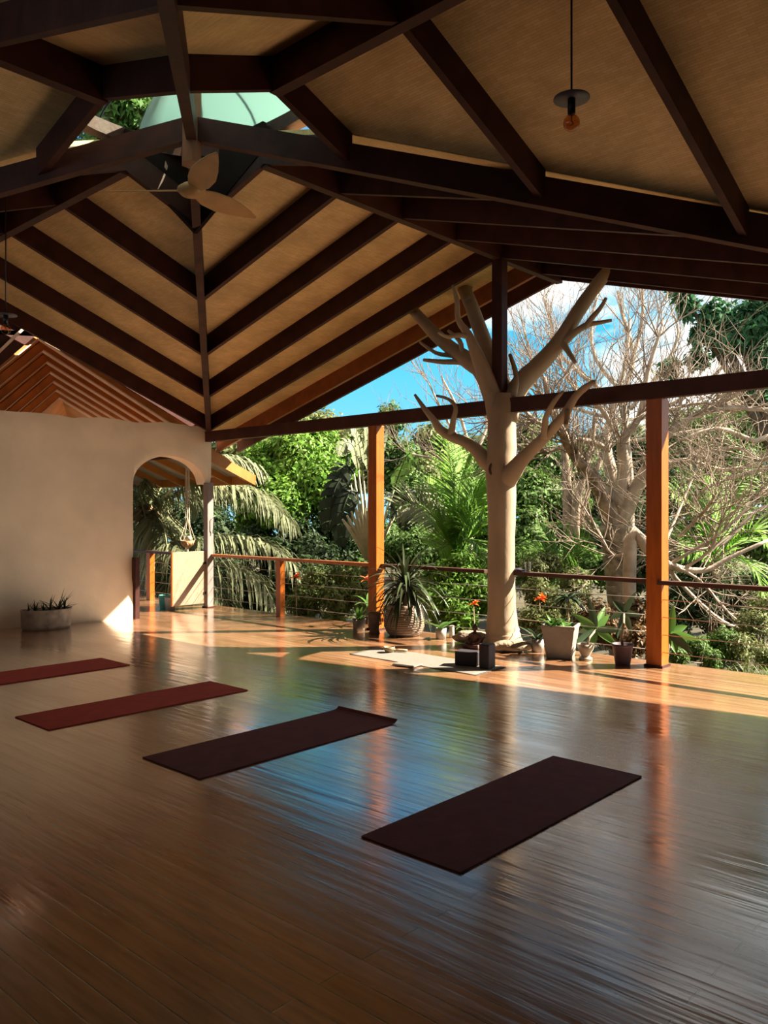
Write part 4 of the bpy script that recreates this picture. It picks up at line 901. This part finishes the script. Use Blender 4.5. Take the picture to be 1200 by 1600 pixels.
foliage('leafy_tree', 'distant pale green trees closing the view behind the tree column', 'tree', [(700, 700, 34, 30), (760, 715, 34, 40), (830, 690, 35, 36), (640, 790, 32, 40), (720, 800, 30, 40), (780, 760, 33, 36)], 8000, .34, L_olive, (740, 34, 8))
foliage('leafy_tree', 'distant green trees closing the view at the right edge', 'tree', [(1060, 690, 32, 40), (1130, 660, 33, 46), (1200, 650, 33, 50), (980, 690, 34, 34), (1240, 760, 30, 60), (1010, 770, 30, 46)], 9000, .34, L_olive, (1140, 32, 8))

foliage('leafy_bush', 'mid green bushes low behind the fan palm and the left post', 'bush', [(600, 850, 18, 34), (640, 860, 17.5, 36), (680, 860, 18, 30), (570, 880, 17.5, 30), (640, 820, 19, 30)], 6000, .16, L_mid)
foliage('leafy_bush', 'green bushes low right behind the glass on the rail', 'bush', [(820, 880, 16.5, 34), (860, 890, 16, 34), (900, 880, 16.5, 34), (940, 890, 16, 30), (780, 880, 17, 30)], 6000, .14, L_mid)
# shrubs near the railing
foliage('leafy_shrub', 'bright leafy shrub between the basket pot and the tree', 'shrub', [(715, 905, 12.3, 40), (690, 940, 12, 32), (745, 935, 12, 30), (735, 890, 12.8, 28), (668, 915, 12.6, 26), (720, 962, 11.6, 24)], 4200, .15, L_bright, aspect=.35)
foliage('leafy_shrub', 'olive shrub in front of the left railing bay', 'shrub', [(500, 915, 14, 32), (545, 905, 14, 28), (475, 940, 13.7, 26), (525, 945, 13.4, 28), (560, 930, 13.3, 22)], 4600, .15, leafm('light shrub leaves', (0.36, 0.46, 0.15)), aspect=.32)
foliage('leafy_shrub', 'fine leaved shrub right of the tree behind the round white pot', 'shrub', [(838, 925, 11.6, 26), (870, 945, 11.4, 28), (850, 970, 10.9, 24), (895, 915, 12, 26), (825, 965, 11, 18), (832, 890, 12.4, 22), (858, 885, 12.6, 22)], 5200, .09, L_olive)
foliage('leafy_shrub', 'reddish brown shrub low behind the lance leaved plant', 'shrub', [(925, 960, 11.4, 26), (955, 985, 10.8, 26), (985, 960, 11.6, 26), (1000, 1000, 10.4, 24)], 2800, .10, L_dry)
foliage('leafy_shrub', 'low green shrub past the deck edge right of the right post', 'shrub', [(1090, 1012, 10.2, 20), (1130, 1008, 10.4, 26), (1060, 1024, 9.6, 14), (1110, 1030, 9.7, 16)], 3000, .07, L_mid)
foliage('leafy_shrub', 'light green shrub at the lower right edge of the view', 'shrub', [(1180, 985, 10.8, 30), (1200, 950, 11.2, 30), (1160, 1015, 10.2, 24), (1195, 1025, 9.8, 20)], 3200, .075, L_olive)
g_me = []
gb = MB(); rg_ = random.Random(5)
for i in range(2600):
    x = rg_.uniform(7.6, 14.5); y = .75 + rg_.random() ** 1.5 * 4.5; z = gz(x, y); a = rg_.uniform(0, 6.28)
    gb.blade((x, y, z - .02), (math.cos(a) * .5, math.sin(a) * .5, 1), rg_.uniform(.1, .3), .018, 1.0, 3, .1, shape=.4)
gb.build('grass', L_grass, label='bright green grass beyond the deck at lower right', cat='grass', kind='stuff')

# coconut palm: crown hidden behind the arch, fronds arching right
cp = P(236, 806, 17.4); base = Vector((cp.x - .3, cp.y, gz(cp.x, cp.y)))
t = thing('coconut_palm', 'coconut palm with long drooping fronds behind the arch and rail', 'palm', base)
MB().tube([(0, 0, -.2), (.1, 0, (cp.z - base.z) * .5), tuple(cp - base)], [.2, .16, .15], 12).build('trunk', M_fibre, t)
FR = [[(240, 800, 17.4), (300, 762, 17.0), (350, 757, 16.8), (410, 772, 16.6), (458, 820, 16.4)],
      [(240, 815, 17.2), (300, 842, 16.6), (345, 838, 16.4), (405, 845, 16.2), (450, 872, 16.0), (476, 905, 16)],
      [(240, 825, 17), (300, 880, 16.2), (350, 880, 16), (400, 902, 15.8), (425, 935, 15.7), (436, 985, 15.6)],
      [(238, 800, 17.6), (300, 735, 18), (350, 716, 18.2), (395, 728, 18.4), (432, 765, 18.5)],
      [(236, 806, 17.3), (250, 815, 16.6), (258, 835, 16.2), (262, 880, 15.9), (258, 930, 15.8)],
      [(234, 806, 17.3), (222, 770, 17.5), (215, 762, 17.2), (225, 800, 16.7), (235, 850, 16.5)],
      [(236, 800, 17.6), (262, 745, 18.2), (290, 745, 18.4), (310, 790, 18.6)],
      [(236, 812, 17.1), (290, 860, 16.1), (320, 890, 15.8), (350, 930, 15.6), (365, 975, 15.5)],
      [(234, 800, 17.4), (190, 770, 17.8), (150, 790, 18), (110, 850, 18)]]
for f_ in FR:
    mb = MB(); frond(mb, [P(*q) for q in f_], 1.05, 95, .04, 2.6, .38, .028, .32); shift(mb, base); mb.build('frond', L_palm, t)
mb = MB()
for i in range(14):
    p = cp - base + Vector((rng.uniform(-.35, .35), rng.uniform(-.35, .35), rng.uniform(-.5, .25))); mb.ball(p, rng.uniform(.08, .13), 10, 7)
mb.build('coconuts', M_fibre, t)
mb = MB(); rosette(mb, cp - base, 60, .7, .09, (-.6, .9), 1.6, 77); mb.build('dry_fibre', L_dry, t)

# broad leaved fan palm behind the left post
bp = P(574, 872, 14.6); base = Vector((bp.x, bp.y, gz(bp.x, bp.y))); t = thing('fan_palm', 'broad leaved fan palm with pale stems behind the left orange post', 'palm', base)
MB().tube([(0, 0, -.2), tuple(bp - base + Vector((0, 0, -.1)))], [.2, .17], 10).build('trunk', M_fibre, t)
def torn_leaf(mb, pts, w, nseg, nf, gap=.12, sag=.25, seed=0):
    """broad leaf split into side lobes along its midrib; nf is the way its face looks"""
    r = random.Random(seed); Q, _ = smoothpl([V3(p) for p in pts], [1] * len(pts), 6); n_ = len(Q) - 1; nf = V3(nf).normalized()
    mb.tube(Q, [.022 * (1 - .8 * i / n_) for i in range(n_ + 1)], 5)
    def at(t):
        f = t * n_; i = min(int(f), n_ - 1); return Q[i].lerp(Q[i + 1], f - i)
    def width(t): return w * .5 * min(1, (t * 4.2 + .12)) * (1 - max(0, t - .72) ** 1.6 * 6.5)
    for sgn in (-1, 1):
        for k in range(nseg):
            t0, t1 = k / nseg, (k + 1 - gap * r.uniform(.2, 1.4)) / nseg
            a, b = at(t0), at(t1); tn = (b - a).normalized(); sd = tn.cross(nf).normalized() * sgn; dz = -nf * r.uniform(-.05, .05)
            wa, wb = max(.02, width(t0)), max(.015, width(t1)); tilt = tn * .25
            for (u0, u1) in ((0, .5), (.5, 1)):
                def pt(base, ww, u): return base + (sd + tilt) * ww * u + (dz * 2 - Vector((0, 0, sag)) * u) * ww * u + nf * ww * .25 * u * (1 - u)
                mb.add([pt(a, wa, u0), pt(b, wb, u0), pt(b, wb, u1), pt(a, wa, u1)], [(0, 1, 2, 3)], True)
    return mb
L_banlit = leafm('sunlit broad leaf', (0.40, 0.45, 0.27), 0.2, 0.3)  # copy of the broad leaf with sunlight put into its colour
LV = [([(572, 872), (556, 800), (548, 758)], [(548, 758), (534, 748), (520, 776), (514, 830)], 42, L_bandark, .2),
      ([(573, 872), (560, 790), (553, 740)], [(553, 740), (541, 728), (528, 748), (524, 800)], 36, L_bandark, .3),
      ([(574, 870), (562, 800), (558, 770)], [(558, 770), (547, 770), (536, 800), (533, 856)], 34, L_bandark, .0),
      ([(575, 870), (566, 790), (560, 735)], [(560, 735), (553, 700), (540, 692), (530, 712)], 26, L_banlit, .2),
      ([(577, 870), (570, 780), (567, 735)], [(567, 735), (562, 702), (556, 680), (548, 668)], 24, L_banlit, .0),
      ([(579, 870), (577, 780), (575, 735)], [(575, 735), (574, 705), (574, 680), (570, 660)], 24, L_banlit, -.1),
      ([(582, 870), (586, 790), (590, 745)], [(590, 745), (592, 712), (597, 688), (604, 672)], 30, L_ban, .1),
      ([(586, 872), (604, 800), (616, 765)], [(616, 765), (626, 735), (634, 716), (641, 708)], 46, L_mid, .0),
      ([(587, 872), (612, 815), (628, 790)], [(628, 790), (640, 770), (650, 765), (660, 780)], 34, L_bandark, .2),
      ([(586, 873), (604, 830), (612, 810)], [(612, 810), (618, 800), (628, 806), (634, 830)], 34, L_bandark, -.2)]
for j, (a, b, wpx, m_, dy_) in enumerate(LV):
    Y = 14.6 + dy_ * 1.2
    q = [P(x, y, 14.6 + (Y - 14.6) * i / 2) for i, (x, y) in enumerate(a)]; Q, _ = smoothpl(q, [1, 1, 1], 5); mb = MB().tube(Q, [.035 - .0022 * i for i in range(len(Q))], 6); shift(mb, base); pt = mb.build('petiole', M_petiole, t)
    mb = torn_leaf(MB(), [P(x, y, Y - .12 * i) for i, (x, y) in enumerate(b)], wpx * Y / FPX, 9, (-FWD * .6 + sdir * .8) if j > 2 else (-FWD * .8 - RGT * .1 + Vector((0, 0, .2))), seed=j); shift(mb, base); mb.build('leaf_blade', m_, pt)
for j in range(9):
    x = 535 + j * 7; a_ = P(574, 874, 14.4); b_ = P(x, 812 - j * 6, 14.1); Q = [a_, a_.lerp(b_, .5) + Vector((0, 0, .05)), b_]; mb = MB().tube(Q, [.05, .042, .018], 6); shift(mb, base); mb.build('petiole', M_petiole, t)

# fresh green palms
def palm(label, c, fr, leaf, m, nleaf=44, wid=.03, hang=.35, mm=None, spread=.7, name='feather_palm', tip=.55):
    base = Vector((c.x, c.y, gz(c.x, c.y))); t = thing(name, label, 'palm', base)
    MB().tube([(0, 0, -.15), tuple(c - base)], [.12, .09], 9).build('trunk', M_fibre, t)
    for j, f_ in enumerate(fr):
        mb = MB(); frond(mb, [c] + [P(*q) for q in f_], leaf, nleaf, wid, hang, spread, .022, tip, plane=-FWD * .6 + sdir * .8); shift(mb, base); mb.build('frond', (mm or {}).get(j, m), t)
c = P(714, 888, 14)
palm('bright green feather palm left of the tree column', c, [[(712, 800, 13.9), (705, 735, 13.9), (700, 690, 14)], [(728, 810, 13.6), (750, 750, 13.4), (775, 725, 13.3)], [(722, 830, 13.7), (745, 800, 13.4), (775, 790, 13.2)], [(718, 850, 13.5), (740, 845, 13.2), (765, 870, 13)], [(705, 830, 14.2), (690, 780, 14.4), (668, 755, 14.5)], [(700, 850, 13.7), (675, 805, 13.4), (645, 786, 13.3), (622, 792, 13.2)], [(716, 800, 14.3), (730, 740, 14.5), (742, 700, 14.6)], [(708, 860, 13.4), (700, 850, 13), (685, 860, 12.8)], [(725, 830, 13.4), (745, 770, 13.2), (765, 745, 13)], [(715, 810, 13.5), (718, 760, 13.4), (728, 725, 13.2)], [(724, 855, 13.2), (748, 825, 13), (772, 822, 12.9)]], .75, L_date, 60, .04, .3, {5: L_palm}, spread=.85)
c = P(880, 900, 13.2)
palm('low fern like palm behind the rail, right of the glass', c, [[(850, 862, 13), (815, 862, 12.9)], [(860, 845, 13.4), (840, 820, 13.4)], [(882, 850, 13), (885, 825, 12.9)], [(910, 862, 13), (935, 868, 12.9)], [(900, 850, 13.3), (920, 840, 13.4)], [(865, 890, 12.7), (842, 905, 12.5)], [(905, 888, 12.7), (925, 905, 12.5)]], .32, L_bright, 34, .03, .4)
c = P(1115, 880, 13.4)
palm('spiky green palm right of the right post behind the branches', c, [[(1095, 820, 13.3), (1075, 780, 13.2), (1050, 770, 13)], [(1110, 800, 13.4), (1105, 750, 13.4)], [(1130, 810, 13.4), (1150, 765, 13.4), (1170, 745, 13.4)], [(1145, 850, 13.2), (1180, 830, 13), (1200, 850, 12.9)], [(1085, 850, 13.1), (1060, 850, 12.9)], [(1150, 870, 13), (1180, 890, 12.8), (1195, 930, 12.7)], [(1120, 790, 13.8), (1130, 740, 14)]], .55, L_date, 40, .03, .4)

# ------------------------------------------------------------------ bare trees
def grow(mb, p, d, L, r, lev, rg, up=.15, n=(2, 4), curl=.5):
    pts = [p]; q = p.copy(); dd = d.normalized(); k = 4
    for i in range(k):
        dd = (dd + Vector((rg.uniform(-1, 1), rg.uniform(-1, 1), rg.uniform(-1, 1))) * curl * .5 + Vector((0, 0, up * .5))).normalized(); q = q + dd * (L / k); pts.append(q.copy())
    mb.tube(pts, [r * (1 - .14 * i) for i in range(k + 1)], 4 if r < .02 else 6, cap=False)
    if lev <= 0: return
    for j in range(rg.randint(*n)):
        i = rg.randint(1, k); nd = ((pts[i] - pts[i - 1]).normalized() + Vector((rg.uniform(-1, 1), rg.uniform(-1, 1), rg.uniform(-.6, 1))) * .9)
        grow(mb, pts[i], nd, L * rg.uniform(.5, .8), max(.003, r * .55), lev - 1, rg, up, n, curl)
def bare_tree(label, Y, polys, tw, seed, mtr=M_bare, name='bare_tree', cat='tree', twl=.9, lev=2, up=.15, twr=.014, moss=(), wide=1.0):
    rg = random.Random(seed); p0 = P(polys[0][0][0], polys[0][0][1], Y); base = Vector((p0.x, p0.y, gz(p0.x, p0.y))); t = thing(name, label, cat, base); tm = MB()
    for k, pts in enumerate(polys):
        dj = rg.uniform(-1, 1) * (k > 0) * wide
        q = [P(a, b, Y + dj * i / len(pts)) for i, (a, b, w) in enumerate(pts)]; r = [w / 2 * Y / FPX for a, b, w in pts]
        if k == 0 and base.z < q[0].z: q = [base - Vector((0, 0, .1))] + q; r = [r[0] * 1.15] + r
        Q, R_ = smoothpl(q, r, 3); R_ = [x * (1 + .12 * noise.noise(Vector((i * .9, k * 3., seed)))) for i, x in enumerate(R_)]
        mb = MB().tube(Q, R_, 10 if max(r) > .03 else 6); shift(mb, base); mb.build('trunk' if k == 0 else 'limb', M_moss if k in moss else mtr, t)
        for j in range(int(tw * len(Q) / 6) if k else int(tw * .3)):
            i = rg.randint(len(Q) // 3, len(Q) - 1); d = (Q[i] - Q[i - 1]).normalized() + Vector((rg.uniform(-1, 1), rg.uniform(-1, 1), rg.uniform(-.5, 1)))
            grow(tm, Q[i], d, twl * rg.uniform(.6, 1.2), min(twr, R_[i] * .6), lev, rg, up)
    shift(tm, base); tm.build('twigs', M_twig, t); return t
bare_tree('pale bare tree with a thick forked trunk between tree column and right post', 13.4,
          [[(968, 1005, 32), (967, 930, 36), (963, 870, 44), (960, 820, 44)], [(958, 830, 32), (945, 785, 26), (925, 745, 22), (900, 715, 18), (880, 680, 14), (862, 640, 10), (850, 590, 7)],
           [(966, 815, 28), (957, 750, 20), (948, 700, 16), (955, 650, 11), (975, 580, 7), (985, 500, 4)], [(970, 820, 30), (988, 775, 23), (1005, 745, 20), (1028, 700, 15), (1060, 665, 10), (1120, 640, 7), (1190, 640, 4)],
           [(966, 800, 26), (975, 730, 19), (972, 690, 15), (1000, 650, 10), (1012, 580, 7), (1035, 510, 4)], [(948, 700, 11), (905, 688, 9), (860, 705, 6), (820, 690, 4)], [(975, 700, 10), (940, 640, 8), (900, 610, 6), (870, 560, 4)],
           [(1010, 735, 9), (1070, 720, 8), (1130, 735, 6), (1200, 720, 4)], [(880, 680, 8), (840, 660, 6), (810, 640, 4), (760, 660, 3)]], 11, 3, moss=(0, 1), twl=.95, lev=2)
bare_tree('thin leafless tree with upright twigs against the sky above the beam', 16,
          [[(985, 780, 12), (980, 700, 11), (975, 620, 9), (990, 560, 8), (975, 500, 7), (965, 455, 4)], [(985, 570, 7), (1000, 520, 6), (1005, 470, 5), (1000, 455, 3)], [(978, 620, 7), (930, 560, 6), (925, 500, 5), (935, 460, 3)], [(980, 640, 7), (880, 560, 6), (860, 500, 5), (850, 465, 3)], [(985, 640, 7), (1040, 570, 6), (1060, 520, 4), (1050, 490, 2)], [(990, 660, 7), (1090, 610, 6), (1140, 560, 4), (1150, 540, 2)], [(975, 660, 6), (850, 620, 5), (830, 560, 4), (815, 500, 2)], [(985, 690, 6), (1150, 660, 5), (1190, 620, 3)]], 10, 8, mtr=M_bare, twl=1.2, lev=2, up=.4, twr=.008)
bare_tree('slim bare tree with two dark stems behind the lower branch of the tree column', 18, [[(890, 880, 16), (887, 800, 16), (885, 740, 14), (882, 690, 10), (895, 620, 6)], [(898, 870, 14), (900, 790, 14), (912, 740, 11), (925, 690, 8), (930, 640, 4)], [(905, 830, 8), (918, 770, 8), (940, 720, 5)]], 7, 12, mtr=M_moss, twl=1.1)
bare_tree('small leafless tree behind the left branches of the tree column', 17, [[(735, 800, 8), (738, 740, 7), (730, 690, 6), (715, 640, 5), (690, 590, 3)], [(735, 720, 5), (760, 670, 5), (760, 600, 3)], [(730, 700, 5), (700, 660, 4), (670, 600, 2)], [(738, 740, 5), (690, 720, 4), (640, 710, 3)], [(736, 745, 5), (780, 700, 4), (790, 640, 2)]], 10, 21, twl=1.0, up=.3, twr=.010)
bare_tree('tangle of fallen pale branches beyond the rail at right', 11.6, [[(985, 845, 20), (1012, 858, 18), (1045, 884, 13), (1100, 892, 9), (1140, 872, 7), (1200, 845, 5)], [(1045, 890, 6), (1080, 930, 6), (1130, 972, 5), (1170, 985, 3)], [(1040, 880, 5), (1090, 905, 5), (1140, 960, 4), (1190, 1000, 3)], [(1060, 840, 5), (1100, 800, 5), (1120, 770, 3)], [(1070, 888, 6), (1110, 860, 5), (1125, 820, 4), (1160, 790, 3)], [(1030, 870, 6), (1060, 800, 5), (1090, 730, 3)], [(1050, 880, 6), (1130, 830, 5), (1200, 760, 3)], [(1000, 850, 6), (960, 870, 5), (935, 830, 4), (910, 790, 3)]], 9, 31, name='fallen_branches', cat='branches', twl=.75, lev=2, up=0, wide=1.6, twr=.011)
bare_tree('dense web of bare twigs hanging right of the right post', 12.5, [[(1240, 700, 10), (1180, 690, 8), (1120, 670, 6), (1060, 690, 4)], [(1240, 720, 8), (1170, 740, 7), (1110, 760, 5), (1060, 800, 3)], [(1240, 640, 8), (1170, 640, 6), (1100, 630, 5), (1050, 640, 3)], [(1240, 780, 8), (1180, 800, 6), (1130, 850, 5), (1080, 860, 3)], [(1240, 690, 8), (1190, 720, 6), (1150, 700, 5), (1080, 720, 3)]], 13, 44, name='bare_branches', cat='branches', twl=1.0, lev=2, up=-.05, wide=1.5, twr=.011)

# ------------------------------------------------------------------ flowers
def flower(px, py, Y, label, s=.07, n=6):
    p = P(px, py, Y); base = Vector((p.x, p.y, gz(p.x, p.y) if p.y > .3 else 0)); t = thing('flower', label, 'flower', base); h = p - base
    MB().tube([(0, 0, 0), (.02, .01, h.z * .6), tuple(h)], .006, 6).build('stem', M_stem, t); mb = MB(); rosette(mb, h, n, s * 1.4, s * .8, (.0, 1.0), .6, int(px)); rosette(mb, h + Vector((.03, .02, .03)), n, s, s * .6, (.2, 1.2), .5, int(py)); mb.build('petals', M_flower, t)
    mb = MB(); rosette(mb, h * .45, 7, .3, .06, (.1, .9), .9, int(px) + 3); mb.build('leaves', M_plum, t)
flower(462, 903, 13.2, 'red orange flower left of the short railing post, by the hedge', .085, 7)
flower(575, 908, 11.6, 'orange flower touching the left side of the tall left post', .09)
flower(740, 945, 11.2, 'single orange flower left of the tree foot, in the shrub', .06)
flower(843, 938, 10.9, 'orange double flower right of the tree above the white pot', .08)
dk = P(888, 935, 10.6); base = Vector((dk.x, dk.y, gz(dk.x, dk.y))); t = thing('garden_plant', 'dark umbrella leaved plant on a thin stem behind the concrete planter', 'plant', base)
h = dk - base; MB().tube([(0, 0, 0), tuple(h)], .014, 7).build('stem', M_stem, t); mb = MB(); rosette(mb, h, 22, .3, .06, (-.3, .8), 1.2, 88); mb.build('leaves', M_plumd, t)
